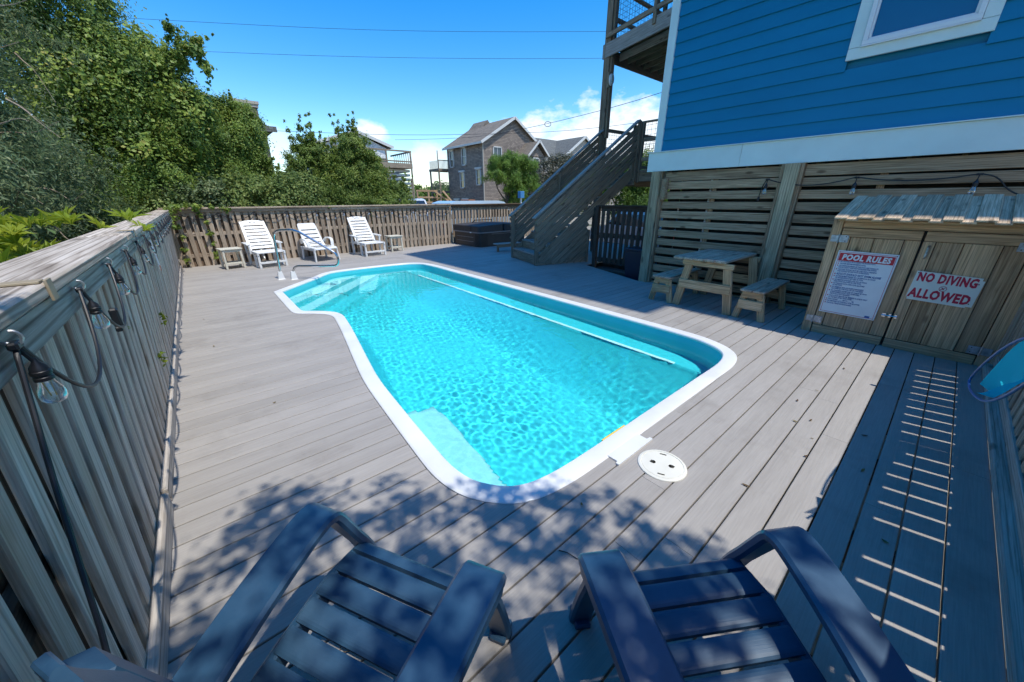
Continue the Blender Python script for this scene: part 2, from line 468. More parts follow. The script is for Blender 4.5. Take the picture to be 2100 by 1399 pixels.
# house
t = NT('siding'); n = t.noise(t.coords((1.5, 60, 60)), 1, 5, .6); n3 = t.noise(t.coords((1.2, 3, 3)), 1, 5)
c = t.ramp(n3, [(.3, (.003, .175, .33)), (.7, (.005, .198, .37))]); c = t.vary(c, .08)
t.set(Base_Color=c, Roughness=.5); t.b.inputs['Specular IOR Level'].default_value = .22; t.bump(n, .12, .002)
plain('house_trim', (0.625, 0.75, 0.725), .45, noise=.05, nscale=3)
plain('sash_white', (.72, .74, .74), .35)
t = NT('window_glass'); t.set(Base_Color=(.004, .115, .25), Roughness=.03); t.b.inputs['Specular IOR Level'].default_value = .5; t.set(IOR=1.5)  # blue base colour stands in for the reflected sky
plain('pvc', (.72, .73, .72), .4)
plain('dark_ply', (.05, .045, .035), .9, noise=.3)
plain('soffit', (.30, .33, .33), .7)
plain('roof_shingle', (.16, .15, .135), .9, noise=.35, nscale=30)
plain('wire', (.05, .05, .055), .5, .6)
plain('lamp_glass', (.55, .66, .64), .2)
# neighbour houses
def shingles(name, a, b, mortar, sx=.32, sy=.14):
    t = NT(name); tc = t.n('ShaderNodeTexCoord')
    br = t.n('ShaderNodeTexBrick'); br.inputs['Color1'].default_value = (*a, 1); br.inputs['Color2'].default_value = (*b, 1); br.inputs['Mortar'].default_value = (*mortar, 1)
    br.inputs['Scale'].default_value = 1; br.inputs['Brick Width'].default_value = sx; br.inputs['Row Height'].default_value = sy; br.inputs['Mortar Size'].default_value = .02
    sp = t.n('ShaderNodeSeparateXYZ'); t.l(tc.outputs['Object'], sp.inputs[0]); cb = t.n('ShaderNodeCombineXYZ')
    t.l(t.math('ADD', sp.outputs[0], sp.outputs[1]), cb.inputs[0]); t.l(sp.outputs[2], cb.inputs[1]); t.l(cb.outputs[0], br.inputs['Vector'])
    n = t.noise(tc.outputs['Object'], 3.1, 8, .75); c = t.mix(.55, br.outputs['Color'], t.ramp(n, [(.36, (.45, .45, .45)), (.62, (1, 1, 1))]), 'MULTIPLY')
    t.set(Base_Color=c, Roughness=.9); t.bump(br.outputs['Fac'], -.4, .02); return t.m
shingles('shingle_wall', (.46, .375, .30), (.27, .22, .18), (.09, .075, .06))
shingles('roof_brown', (.30, .25, .19), (.22, .185, .14), (.12, .10, .08), .3, .18)
shingles('roof_grey', (.20, .205, .18), (.145, .15, .135), (.08, .08, .075), .3, .18)
shingles('white_siding', (.80, .82, .80), (.78, .80, .79), (.6, .62, .61), 6, .18)
shingles('brown_siding', (.20, .165, .13), (.17, .14, .11), (.09, .07, .055), 3, .16)
plain('cream_siding', (.42, .37, .30), .8)
plain('far_trim', (.62, .62, .58), .6)
plain('far_glass', (.03, .04, .05), .08, spec=1.0)
plain('car_white', (.70, .72, .73), .25, coat=.6)
plain('car_blue', (.45, .56, .64), .22, coat=.6)
plain('car_silver', (.40, .46, .52), .25, .4, coat=.6)
plain('car_glass', (.015, .02, .025), .05, spec=1.0)
plain('tyre', (.015, .015, .015), .8)
plain('far_blue', (.04, .20, .42), .5)
plain('rust', (.32, .12, .05), .8, noise=.3)
t = NT('sand'); tcw = t.n('ShaderNodeNewGeometry'); n = t.noise(tcw.outputs['Position'], .35, 8, .6); n2 = t.noise(tcw.outputs['Position'], 5, 6, .7)
c = t.ramp(n, [(.38, (.09, .10, .045)), (.52, (.30, .26, .19)), (.7, (.36, .32, .25))]); c = t.mix(.4, c, t.ramp(n2, [(.3, (.6, .6, .6)), (.7, (1, 1, 1))]), 'MULTIPLY')
t.set(Base_Color=c, Roughness=.95); t.bump(n2, .5, .05)
plain('walk_board', (.10, .09, .085), .8, noise=.3, nscale=6)
def leafmat(name, stops, trans=.35, rough=.5):
    t = NT(name); a = t.n('ShaderNodeAttribute'); a.attribute_name = 'tint'
    c = t.ramp(a.outputs['Fac'], stops)
    tl = t.n('ShaderNodeBsdfTranslucent'); hs = t.n('ShaderNodeHueSaturation'); hs.inputs['Value'].default_value = 1.5; hs.inputs['Hue'].default_value = .48
    t.l(c, hs.inputs['Color']); t.l(hs.outputs[0], tl.inputs[0]); mx = t.n('ShaderNodeMixShader'); mx.inputs[0].default_value = trans
    t.set(Base_Color=c, Roughness=rough); t.b.inputs['Specular IOR Level'].default_value = .35
    t.l(t.b.outputs[0], mx.inputs[1]); t.l(tl.outputs[0], mx.inputs[2]); t.l(mx.outputs[0], t.out.inputs['Surface'])
leafmat('leaf_cedar', [(0, (0.064, 0.12, 0.056)), (.6, (0.152, 0.216, 0.096)), (1, (0.32, 0.352, 0.16))])
leafmat('leaf_vine', [(0, (0.0697, 0.132, 0.0341)), (.5, (0.163, 0.256, 0.0543)), (.88, (0.31, 0.403, 0.0775)), (1, (0.527, 0.403, 0.139))])
leafmat('leaf_shrub', [(0, (0.0653, 0.116, 0.0406)), (.6, (0.16, 0.239, 0.0653)), (1, (0.362, 0.406, 0.116))])
leafmat('leaf_myrtle', [(0, (0.07, 0.133, 0.0308)), (.6, (0.189, 0.273, 0.056)), (1, (0.378, 0.448, 0.098))])
leafmat('leaf_yellow', [(0, (.10, .16, .012)), (.5, (.22, .30, .02)), (1, (.38, .42, .05))], .4)
leafmat('leaf_pine', [(0, (0.052, 0.117, 0.026)), (.6, (0.13, 0.234, 0.039)), (1, (0.26, 0.377, 0.065))])
leafmat('leaf_grey', [(0, (.03, .04, .025)), (.55, (.09, .10, .06)), (.8, (.30, .28, .22)), (1, (.42, .38, .32))])
leafmat('leaf_dead', [(0, (.12, .07, .02)), (.6, (.20, .13, .04)), (1, (.27, .20, .06))], .1, .7)
# ------------------------------------------------------------------ pool outline
P_OUT = [(.784, 7.383), (1.547, 8.219), (2.02, 8.72), (2.70, 8.80), (3.75, 8.71), (4.15, 8.45), (4.27, 7.95), (4.27, 6.9), (4.25, 5), (4.235, 3.286), (4.215, 2.0),
         (4.18, 1.52), (4.06, 1.22), (3.88, 1.06), (3.60, .995), (3.1, .99), (2.25, .99), (1.603, .99), (1.27, 1.0), (1.049, 1.04), (.895, 1.13), (.765, 1.31), (.716, 1.52),
         (.72, 1.77), (.795, 2.8), (.845, 3.2), (1.06, 4.45), (1.135, 4.95), (1.16, 5.18), (1.12, 5.36), (.98, 5.53), (.83, 5.66), (.775, 5.82), (.778, 6.6)]
def resample(pts, step, corners=()):
    pts = [Vector((x, y)) for x, y in pts]; out = []; n = len(pts)
    for i in range(n):                                   # Catmull-Rom, closed
        p0, p1, p2, p3 = pts[i-1], pts[i], pts[(i+1) % n], pts[(i+2) % n]
        k = max(2, int((p2-p1).length/step))
        t1 = (p2-p0)*.5; t2 = (p3-p1)*.5; L = (p2-p1).length
        if t1.length > L: t1 = t1*(L/t1.length)
        if t2.length > L: t2 = t2*(L/t2.length)
        if i in corners: t1 = (p2-p1)*.8
        if (i+1) % n in corners: t2 = (p2-p1)*.8
        for j in range(k):
            s = j/k; s2, s3 = s*s, s*s*s
            out.append(p1*(2*s3-3*s2+1)+t1*(s3-2*s2+s)+p2*(-2*s3+3*s2)+t2*(s3-s2))
    return out
OUT = resample(P_OUT, .05, corners=(0,))
NP = len(OUT)
def inset(poly, d):
    n = len(poly); o = []
    for i in range(n):
        e = (poly[(i+1) % n]-poly[i-1]); e.normalize()
        o.append(poly[i]+Vector((e.y, -e.x))*d)         # clockwise outline: right side is inside
    return o
_area = sum(OUT[i].x*OUT[(i+1) % NP].y-OUT[(i+1) % NP].x*OUT[i].y for i in range(NP))
SGN = 1.0 if _area < 0 else -1.0
INN = inset(OUT, .128*SGN)
def crossings(poly, y):
    xs = []; n = len(poly)
    for i in range(n):
        a, b = poly[i], poly[(i+1) % n]
        if (a.y > y) != (b.y > y): xs.append(a.x+(y-a.y)/(b.y-a.y)*(b.x-a.x))
    return sorted(xs)

# ------------------------------------------------------------------ ground and deck
GZ = -.55
g = MB(); B_ = 900
hx0, hx1, hy0, hy1 = .4, 4.6, .6, 9.2
g.add([(-B_, -B_, GZ), (B_, -B_, GZ), (B_, B_, GZ), (-B_, B_, GZ), (hx0, hy0, GZ), (hx1, hy0, GZ), (hx1, hy1, GZ), (hx0, hy1, GZ)],
      [(0, 1, 5, 4), (1, 2, 6, 5), (2, 3, 7, 6), (3, 0, 4, 7)])
tag(put('ground', g, 'sand'), kind='structure')

deck = bpy.data.objects.new('pool_deck', None); COL.objects.link(deck); tag(deck, kind='structure')
PITCH, GAP, Y0 = .1446, .0075, -.381
def xright(y):
    if y < 3.62: return 6.43
    if y < 5.56: return 6.30+(y-3.62)*(.72/1.94)
    return 11.2
SK = (1.60, 2.0, .93)   # skimmer plate notch x0,x1,y
def board(lpts, rpts, ys):
    cx = (sum(lpts)+sum(rpts))/(2*len(ys)); cyy = (ys[0]+ys[-1])/2; n = len(ys)
    b = MB(); v = []; c = .0025
    zt = [-c] + [0]*(n) + [-c]
    yy = [ys[0]] + [ys[0]+c] + list(ys[1:-1]) + [ys[-1]-c] + [ys[-1]]
    ll = [lpts[0], lpts[0]] + list(lpts[1:-1]) + [lpts[-1], lpts[-1]]; rr = [rpts[0], rpts[0]] + list(rpts[1:-1]) + [rpts[-1], rpts[-1]]
    zz = [-c, 0] + [0]*(n-2) + [0, -c]; m = len(yy)
    for arr, dz in ((ll, 0), (rr, 0)):
        for y_, x_, z_ in zip(yy, arr, zz): v.append((x_-cx, y_-cyy, z_))
    for arr in (ll, rr):
        for y_, x_ in zip(yy, arr): v.append((x_-cx, y_-cyy, -.025))
    f = []
    for j in range(m-1):
        f.append((j, m+j, m+j+1, j+1)); f.append((2*m+j, 2*m+j+1, 3*m+j+1, 3*m+j))
        f.append((j, j+1, 2*m+j+1, 2*m+j)); f.append((m+j, 3*m+j, 3*m+j+1, m+j+1))
    f.append((0, 2*m, 3*m, m)); f.append((m-1, 2*m-1, 4*m-1, 3*m-1))
    b.add(v, f); me = b.mesh('deck_board', 'deck_board')
    put('deck_board', me, None, deck, Matrix.Translation((cx, cyy, 0)))
FIXJ = {1: [2.35], 3: [2.92], 5: [3.6, 1.35], 6: [1.15], 0: [2.75], 8: [4.9], 2: [4.2]}
for k in range(-1, 84):
    if k == -1: ya, yb = Y0-.155, Y0-.007
    else: ya, yb = Y0+k*PITCH, Y0+(k+1)*PITCH-GAP
    if ya > 11.62: break
    ns = 6; ys = [ya+(yb-ya)*i/ns for i in range(ns+1)]
    inter = []
    cr = [crossings(OUT, y) for y in ys]
    full = all(len(c) == 0 for c in cr)
    xr = [xright(y) for y in ys]
    if full:
        segs = [([-.46]*(ns+1), xr)]
    else:
        lp, rp = [], []; xm = 2.0
        have = [c for c in cr if c]
        for c_, y_ in zip(cr, ys):
            if c_: lp.append(c_[0]-.004); rp.append(c_[-1]+.004)
            else: lp.append(None); rp.append(None)
        def fillin(a):
            return a
        if any(x is None for x in lp):                     # board only partly touched by the rounded end
            lo = min(c[0] for c in have); hi = max(c[-1] for c in have)
            mid = (lo+hi)/2; lp = [mid-.0005 if x is None else x for x in lp]; rp = [mid+.0005 if x is None else x for x in rp]
        segs = [([-.46]*(ns+1), lp), (rp, xr)]
    for si, (a, b2) in enumerate(segs):
        L = sum(b2)/len(b2)-sum(a)/len(a); cuts = []
        if full and L > 4:
            if k in FIXJ: cuts = FIXJ[k][:]
            elif k == -1: cuts = [3.1]
            else: cuts = [rnd.choice((2.1, 2.9, 3.4, 1.6))+rnd.uniform(-.1, .1)] + ([7.2+rnd.uniform(-.4, .4)] if L > 8 else [])
        elif si == 1 and L > 5: cuts = [7.4+rnd.uniform(-.5, .5)]
        pos = a
        for c_ in sorted(cuts)+[None]:
            if c_ is None: board(pos, b2, ys)
            else:
                board(pos, [c_-.001]*(ns+1), ys); pos = [c_+.001]*(ns+1)
# joists under the deck, a dark skirt round the pool hides the frame
jo = MB()
for x in np.arange(-.3, 11, .8):
    if .6 < x < 4.4:
        jo.box((x, .35, -.12), (.04, 1.2, .18)); jo.box((x, 10.2, -.12), (.04, 2.7, .18))
    else: jo.box((x, 5.5, -.12), (.04, 12, .18))
put('joist', jo, 'dark_ply', deck)
wk = bpy.data.objects.new('walkway', None); COL.objects.link(wk); tag(wk, kind='structure')
for i in range(14):
    plank('walkway_board', wk, (6.2, 3.66+i*.145, -.13), (9.6, 3.66+i*.145, -.13), .138, .03, (0, 0, 1), 'walk_board')

# ------------------------------------------------------------------ pool
pool = thing('swimming_pool', 'freeform fibreglass swimming pool with white coping and clear turquoise water set in the deck', 'swimming pool', (2.5, 4.8, 0))
# coping: rounded lip swept round the outline
b = MB(); prof = [(.002, -.03), (.0, .002), (.004, .006), (.02, .0095), (.10, .0095), (.122, .005), (.130, -.006), (.128, -.03)]
rings = [inset(OUT, d*SGN) for d, z in prof]; npf = len(prof); v = []; f = []
for i in range(NP):
    for k in range(npf): v.append((rings[k][i].x, rings[k][i].y, prof[k][1]))
for i in range(NP):
    j = (i+1) % NP
    for k in range(npf-1): f.append((i*npf+k, i*npf+k+1, j*npf+k+1, j*npf+k) if SGN > 0 else (i*npf+k, j*npf+k, j*npf+k+1, i*npf+k+1))
b.add(v, f, True); put('coping', b, 'pool_coping', pool)
# skimmer plate beside the near edge and its yellow weir
sk = MB(); sk.prism([(1.60, .905), (1.985, .905), (1.985, .925), (1.955, .93), (1.955, 1.0), (1.62, 1.0), (1.62, .93), (1.60, .925)], -.004, .0115)
put('skimmer_plate', sk, 'pool_coping', pool)
wb = MB(); wb.box((1.86, 1.122, -.012), (.26, .012, .03), .003); put('weir', wb, 'yellow_plastic', pool)
# shell: rings from the coping to the centre line, depth from a function of the place
inn = np.array([(p.x, p.y) for p in INN])
def dist_poly(x, y, poly):
    d = np.full(x.shape, 1e9)
    for i in range(len(poly)):
        ax, ay = poly[i]; bx, by = poly[(i+1) % len(poly)]
        ex, ey = bx-ax, by-ay; L2 = ex*ex+ey*ey+1e-12
        t_ = np.clip(((x-ax)*ex+(y-ay)*ey)/L2, 0, 1)
        d = np.minimum(d, np.hypot(x-ax-t_*ex, y-ay-t_*ey))
    return d
def sstep(a, b_, x): t_ = np.clip((x-a)/(b_-a), 0, 1); return t_*t_*(3-2*t_)
def depth(x, y, d):
    floor_ = -1.02-.28*sstep(7.0, 2.5, y)
    z = -.03 - .60*sstep(0, .05, d)                       # wall
    z = np.where(d > .05, -.63+(floor_+.63)*sstep(.05, .30, d), z)
    wallz = -.03-1.3*sstep(0, .06, d)
    # bench along the house side
    be = 3.745
    z = np.where((x > be-.75) & (d > .06), np.maximum(z, floor_+(-.52-floor_)*np.clip((x-be+.75)/.75, 0, 1)**1.3), z)
    z = np.maximum(z, np.where((x > be) & (y > 1.1), np.maximum(wallz, -.46), -9))
    # seat in the near left corner
    sx = 1.245-.10*np.clip((2.3-y), 0, 1.2); se = np.minimum(sx-x, 2.62-y-.25*np.clip(x-1.05, 0, 1))
    z = np.maximum(z, np.where(d < .05, np.maximum(wallz, -.34), -.34-(.34+floor_*-1-.34)*sstep(0, -.07, se)*1.0) * np.where(se > -.07, 1, 99))
    # entry steps parallel to the slanting edge
    nx_, ny_ = .737, -.675; q = (x-.784)*nx_+(y-7.383)*ny_
    for zz, qq in ((-.27, .52), (-.52, .86), (-.78, 1.22)):
        top = np.where(q < qq, zz, zz-.30*sstep(qq, qq+.06, q)); top = np.where(q < qq+.06, top, -9)
        z = np.maximum(z, np.maximum(np.where(d < .06, wallz, -9), top) if False else np.where(d < .04, np.maximum(wallz, -9), top))
    return z
nr = 96; fr_ = np.concatenate([np.linspace(0, .12, 14)[:-1], np.linspace(.12, 1, nr-13)])
ctr = np.stack([np.full(len(inn), 2.45), np.clip(inn[:, 1], 2.2, 7.4)], 1)
VX = inn[:, None, 0]*(1-fr_)+ctr[:, None, 0]*fr_; VY = inn[:, None, 1]*(1-fr_)+ctr[:, None, 1]*fr_
DW = dist_poly(VX.ravel(), VY.ravel(), inn[::2]).reshape(VX.shape); DW[:, 0] = 0
VZ = depth(VX, VY, DW); VZ[:, 0] = -.02
nm = VX.shape[1]
vv = np.stack([VX, VY, VZ], -1).reshape(-1, 3)
ii = np.arange(NP)[:, None]; jj = np.arange(nm-1)[None, :]
q = np.stack([ii*nm+jj, ii*nm+jj+1, ((ii+1) % NP)*nm+jj+1, ((ii+1) % NP)*nm+jj], -1).reshape(-1, 4)
def npmesh(name, v, f, smooth=True, mat=None):
    me = bpy.data.meshes.new(name); k = f.shape[1]
    me.vertices.add(len(v)); me.vertices.foreach_set('co', np.ascontiguousarray(v, dtype=np.float32).ravel())
    me.loops.add(f.size); me.loops.foreach_set('vertex_index', np.ascontiguousarray(f, dtype=np.int32).ravel())
    me.polygons.add(len(f)); me.polygons.foreach_set('loop_start', np.arange(0, f.size, k, dtype=np.int32)); me.polygons.foreach_set('loop_total', np.full(len(f), k, dtype=np.int32))
    me.polygons.foreach_set('use_smooth', np.full(len(f), smooth)); me.update(calc_edges=True)
    if mat: me.materials.append(getmat(mat))
    return me
me = npmesh('shell', vv, q[:, ::-1] if SGN > 0 else q, True, 'pool_shell'); me.materials.append(MATS['pool_shallow_tint'])
fc = vv[q].mean(1); zs = vv[q][:, :, 2]; flat = (zs.max(1)-zs.min(1)) < .02
tread = flat & (fc[:, 2] > -.60) & (fc[:, 2] < -.1) & (fc[:, 0] < 3.6)
me.polygons.foreach_set('material_index', tread.astype(np.int32))  # shallow flat faces take the paler water-depth colour
sh = put('shell', me, None, pool); sh.cycles.is_caustics_receiver = True
# white non-slip strip on the bench edge
st_ = MB(); st_.bar((3.775, 1.62, -.455), (3.775, 7.9, -.455), .055, .012, (0, 0, 1), .003)
so = put('bench_strip', st_, 'pool_strip', pool); so.cycles.is_caustics_receiver = True
# water: a rippled surface
WZ = -.095; res = .0115
gx = np.arange(.6, 4.4, res); gy = np.arange(.9, 8.9, res); GX, GY = np.meshgrid(gx, gy, indexing='ij'); Hh = np.zeros_like(GX)
rg = np.random.default_rng(5)
for i in range(90):
    lam = .05*(4.5**rg.random()); a_ = rg.normal(.9, 1.2); ph = rg.random()*6.283
    Hh += .00036*lam*np.sin((GX*np.cos(a_)+GY*np.sin(a_))*2*np.pi/lam+ph+1.6*np.sin(GX*1.7+GY*1.1+i))
rr_ = np.hypot(GX-2.05, GY-1.95); Hh += .00016*np.sin(rr_*2*np.pi/.075)*np.exp(-rr_/.35)
calm = (.45+.55*sstep(8.6, 5.5, GY)*sstep(4.3, 3.0, GX))*(.95+.55*np.sin(GX*2.3+1.1*np.sin(GY*1.3))*np.sin(GY*1.9+.8*np.sin(GX*2.9))); Hh *= calm
idx = np.arange(GX.size).reshape(GX.shape)
fq = np.stack([idx[:-1, :-1], idx[1:, :-1], idx[1:, 1:], idx[:-1, 1:]], -1).reshape(-1, 4)
pts3 = np.stack([GX, GY, WZ+Hh], -1).reshape(-1, 3); cen = pts3[fq].mean(1)
def inside(x, y, poly):
    r_ = np.zeros(x.shape, bool)
    for i in range(len(poly)):
        ax, ay = poly[i]; bx, by = poly[(i+1) % len(poly)]
        c_ = ((ay > y) != (by > y)) & (x < (bx-ax)*(y-ay)/(by-ay+1e-12)+ax); r_ ^= c_
    return r_
big = np.array([(p.x, p.y) for p in inset(OUT, .085*SGN)])
fq = fq[inside(cen[:, 0], cen[:, 1], big)]
used = np.unique(fq); rem = np.full(len(pts3), -1); rem[used] = np.arange(len(used))
wat = put('water', npmesh('water', pts3[used], rem[fq], True, 'water'), None, pool)
wat.cycles.is_caustics_caster = True
# ------------------------------------------------------------------ fences
def vstack(p, z): return (p[0], p[1], z)
# left fence along Y, leaning a little inwards at the top
lf = thing('wooden_fence', 'weathered grey shadowbox fence with flat cap board running along the left of the deck', 'fence', (-.45, 5.5, 0))
LX0, LX1, LTOP = -.475, -.385, 1.262       # inner picket face at the deck and at the top
def lfx(z): return LX0+(LX1-LX0)*z/1.26
def lpick(y, off, mat, z0=-.10, z1=1.255, w=.079, jit=.004):
    dx = rnd.uniform(-jit, jit); dy = rnd.uniform(-.003, .003)
    plank('picket', lf, (lfx(z0)-off+dx, y+dy, z0), (lfx(z1)-off+dx, y, z1), w+rnd.choice((-.003, 0, .003)), .018, (1, 0, .07), mat)
y = -.62
while y < 11.42:
    lpick(y+.0415, .009, 'fence_wood'); y += .1446
y = -.62+.0723
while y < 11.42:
    lpick(y+.0415, .068, 'fence_back_wood_shaded', w=.089); y += .1446
for a, b2 in ((-.7, 2.55), (2.555, 6.2), (6.205, 9.1), (9.105, 11.5)):
    plank('top_rail', lf, (lfx(1.215)+.028, a, 1.218), (lfx(1.215)+.028+rnd.uniform(-.003, .003), b2, 1.218), .089, .036, (1, 0, 0), 'cap_wood', .005)
for a, b2, dx, dz in ((-.7, 3.3, 0, 0), (3.303, 7.1, .004, .002), (7.103, 11.52, -.003, 0)):
    plank('cap_board', lf, (-.438+dx, a, 1.283+dz), (-.438+dx, b2, 1.283+dz), .215, .036, (0, 0, 1), 'cap_wood', .006)
for z in (.22, .72):
    plank('back_rail', lf, (lfx(z)-.038, -.7, z), (lfx(z)-.038, 11.45, z), .08, .036, (1, 0, 0), 'fence_back_wood_shaded')
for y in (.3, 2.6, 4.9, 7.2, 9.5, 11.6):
    plank('post', lf, (-.62, y, -.6), (-.545, y, 1.26), .089, .089, (1, 0, 0), 'fence_back_wood_shaded')
plank('kick_board', lf, (-.452, -.6, .05), (-.452, 2.25, .05), .10, .032, (1, 0, 0), 'kick_wood', .007)
plank('kick_board', lf, (-.458, 2.30, .045), (-.458, 6.4, .045), .09, .032, (1, 0, 0), 'kick_wood', .007)
plank('kick_board', lf, (-.456, 6.41, .045), (-.456, 11.4, .045), .09, .032, (1, 0, 0), 'kick_wood', .007)
# back fence along X
bf = thing('wooden_fence', 'brown weathered shadowbox fence behind the white loungers, closing the far end of the deck', 'fence', (3.3, 11.6, 0))
def bpick(x, y, mat, parent, z1=1.28, w=.083):
    plank('picket', parent, (x+rnd.uniform(-.006, .006), y+rnd.uniform(-.004, .004), -.15), (x+rnd.uniform(-.008, .008), y, z1+rnd.uniform(-.01, .0)), w+rnd.uniform(-.004, .004) if False else w, .018, (0, -1, 0), mat)
x = -.40
while x < 6.95:
    bpick(x, 11.60, 'fence_brown', bf, w=.094); bpick(x+.073, 11.665, 'fence_dark', bf, w=.089); x += .146
for z in (.25, .74, 1.2):
    plank('rail', bf, (-.5, 11.632, z), (6.98, 11.632, z), .085, .036, (0, -1, 0), 'fence_brown')
for a, b2 in ((-.52, 3.0), (3.003, 6.98)):
    plank('cap_board', bf, (a, 11.60, 1.318), (b2, 11.60, 1.318), .16, .036, (0, 0, 1), 'fence_brown', .005)
    plank('face_rail', bf, (a+.1, 11.568, 1.262), (b2, 11.568, 1.262), .07, .03, (0, -1, 0), 'fence_brown', .004)
for x in (1.9, 4.4, 6.9):
    plank('post', bf, (x, 11.74, -.6), (x, 11.74, 1.29), .089, .089, (0, -1, 0), 'fence_dark')
bf2 = thing('wooden_fence', 'shaded narrow-slat fence with dark cap behind the hot tub', 'fence', (9, 11.7, 0))
x = 7.03
while x < 12.6:
    bpick(x, 11.72, 'fence_brown', bf2, 1.27); bpick(x+.07, 11.775, 'fence_dark', bf2, 1.27, .075); x += .14
for z in (.3, 1.15): plank('rail', bf2, (6.95, 11.748, z), (12.6, 11.748, z), .085, .032, (0, -1, 0), 'fence_brown')
plank('cap_board', bf2, (6.95, 11.72, 1.30), (12.6, 11.72, 1.30), .17, .036, (0, 0, 1), 'fence_dark', .005)
plank('face_rail', bf2, (6.99, 11.69, 1.245), (12.6, 11.69, 1.245), .075, .03, (0, -1, 0), 'fence_dark', .004)
plank('post', bf2, (7.0, 11.66, -.3), (7.0, 11.66, 1.27), .085, .10, (0, -1, 0), 'fence_brown')
# near fence on the right, sunlight falls through its gaps
nf = thing('wooden_fence', 'slatted fence in shade at the right edge, letting stripes of sun onto the deck', 'fence', (2.4, -.6, 0))
SP = .1594; x = 2.402-.06-SP*20; k = 0
while x < 5.30:
    if abs(x-(2.402-.06+SP*5)) > .02 and abs(x-(2.402-.06+SP*16)) > .02: w_o = .086
    else: w_o = .12
    plank('picket', nf, (x+.083, -.602, -.1), (x+.083, -.602, 1.255), .092, .018, (0, 1, 0), 'fence_brown')
    plank('picket', nf, (x+SP*.5+.083-.005, -.660, -.1), (x+SP*.5+.083-.005, -.660, 1.255), .066+(w_o-.086), .018, (0, 1, 0), 'fence_back_wood_shaded')
    x += SP
for z, w_ in ((.345, .33), (.12, .08)): plank('rail', nf, (-.5, -.632, z), (5.35, -.632, z), w_, .036, (0, 1, 0), 'fence_back_wood_shaded')  # wide one sized to block the sun below the stripes
plank('top_rail', nf, (-.5, -.575, 1.205), (5.35, -.575, 1.205), .085, .032, (0, 1, 0), 'cap_wood')
plank('cap_board', nf, (-.5, -.60, 1.283), (5.35, -.60, 1.283), .19, .036, (0, 0, 1), 'cap_wood', .005)
plank('kick_board', nf, (-.5, -.572, .035), (5.33, -.572, .035), .085, .045, (0, 0, 1), 'kick_wood', .006)
plank('kick_board', nf, (-.5, -.5905, .10), (5.33, -.5905, .10), .08, .02, (0, 1, 0), 'kick_wood', .004)
for x in (.4, 2.2, 4.1): 
    plank('post', nf, (x, -.73, -.6), (x, -.73, 1.26), .089, .089, (0, 1, 0), 'fence_back_wood_shaded')
plank('post', nf, (5.33, -.61, -.1), (5.33, -.61, 1.25), .06, .09, (0, 1, 0), 'fence_brown')
for x in (1.56, 4.25):
    pc = MB(); pc.box((x, -.50, 1.30), (.03, .05, .03), .004); put('cap_clip', pc, 'tan_clip', nf)
# ------------------------------------------------------------------ the blue house
hs = thing('beach_house', 'tall blue clapboard house on pilings with pale trim, filling the upper right', 'house', (10, 0, 0))
HX = 6.40
S0, SE = 2.225, .1655
win = (.28, 1.39, 2.995, 4.75)     # y0,y1,z0,z1 of the window trim
def siding(ya, yb, k, dx=0):
    z0 = S0+k*SE
    plank('siding_board', hs, (HX+.004, ya, z0+SE/2+.012), (HX+.004, yb, z0+SE/2+.012), SE+.024, .010, (-1, 0, .105), 'siding', .002)
for k in range(20):
    z0, z1 = S0+k*SE, S0+(k+1)*SE
    cut = z1 > win[2]+.005 and z0 < win[3]
    js = {3: [-3.2], 6: [-1.9], 9: [-4.0], 1: [-2.4], 12: [-3.0]}.get(k, [rnd.choice((-2.0, -3.4, -4.4))])
    if cut:
        siding(win[1]-.02, 3.60, k); siding(js[0] if js[0] < win[0]-.4 else -2, win[0]+.02, k); siding(-8, (js[0] if js[0] < win[0]-.4 else -2)-.003, k)
    else:
        siding(js[0], 3.60, k); siding(-8, js[0]-.003, k)
bw = MB(); ZT = 12.1
bw.box((10.7, -2.16, (S0+ZT)/2+.05), (8.5, 11.6, ZT-S0), 0); put('wall', bw, 'siding', hs)
b = MB(); b.box((HX-.004, 3.655, 7.45), (.05, .125, 10.5), .003); put('corner_board', b, 'house_trim', hs)
b = MB(); b.box((HX+.07, 3.705, 7.45), (.125, .03, 10.5), .003); put('corner_board', b, 'house_trim', hs)
for a, b2 in ((3.80, 2.32), (2.317, -.42), (-.423, -8)):
    plank('band_board', hs, (HX-.022, a, 2.068), (HX-.022, b2, 2.068), .295, .03, (-1, 0, 0), 'house_trim', .003)
plank('drip_cap', hs, (HX-.030, 3.82, 2.222), (HX-.030, -8, 2.222), .06, .012, (0, 0, 1), 'house_trim', .002)
b = MB(); b.box((10.6, -2.2, 2.10), (8.3, 11.5, .12)); put('floor_frame', b, 'joist_wood', hs)
b = MB()
for y in np.arange(-7, 3.6, .42): b.box((10.6, y, 1.93), (8.2, .04, .20))
put('floor_joist', b, 'joist_wood', hs)
# window
wd = put('window', MB().box((HX-.008, (win[0]+win[1])/2, 3.05), (.03, win[1]-win[0], .115), .003), 'house_trim', hs)
for yc, w_ in ((win[1]-.055, .11), (win[0]+.055, .11)):
    put('window_casing', MB().box((HX-.0085, yc, 3.93), (.031, w_, 1.64), .003), 'house_trim', wd)
b = MB()
y0, y1 = win[0]+.112, win[1]-.112
b.box((HX-.02, (y0+y1)/2, 3.135), (.05, y1-y0, .045), .004); b.box((HX-.02, y1-.022, 3.93), (.05, .045, 1.55), .004); b.box((HX-.02, y0+.022, 3.93), (.05, .045, 1.55), .004)
b.box((HX-.016, (y0+y1)/2, 3.104), (.07, y1-y0, .014), .003)
b.box((HX-.008, y1-.055, 3.93), (.03, .022, 1.5), .003); b.box((HX-.008, y0+.055, 3.93), (.03, .022, 1.5), .003); b.box((HX-.008, (y0+y1)/2, 3.168), (.03, y1-y0-.09, .022), .003)
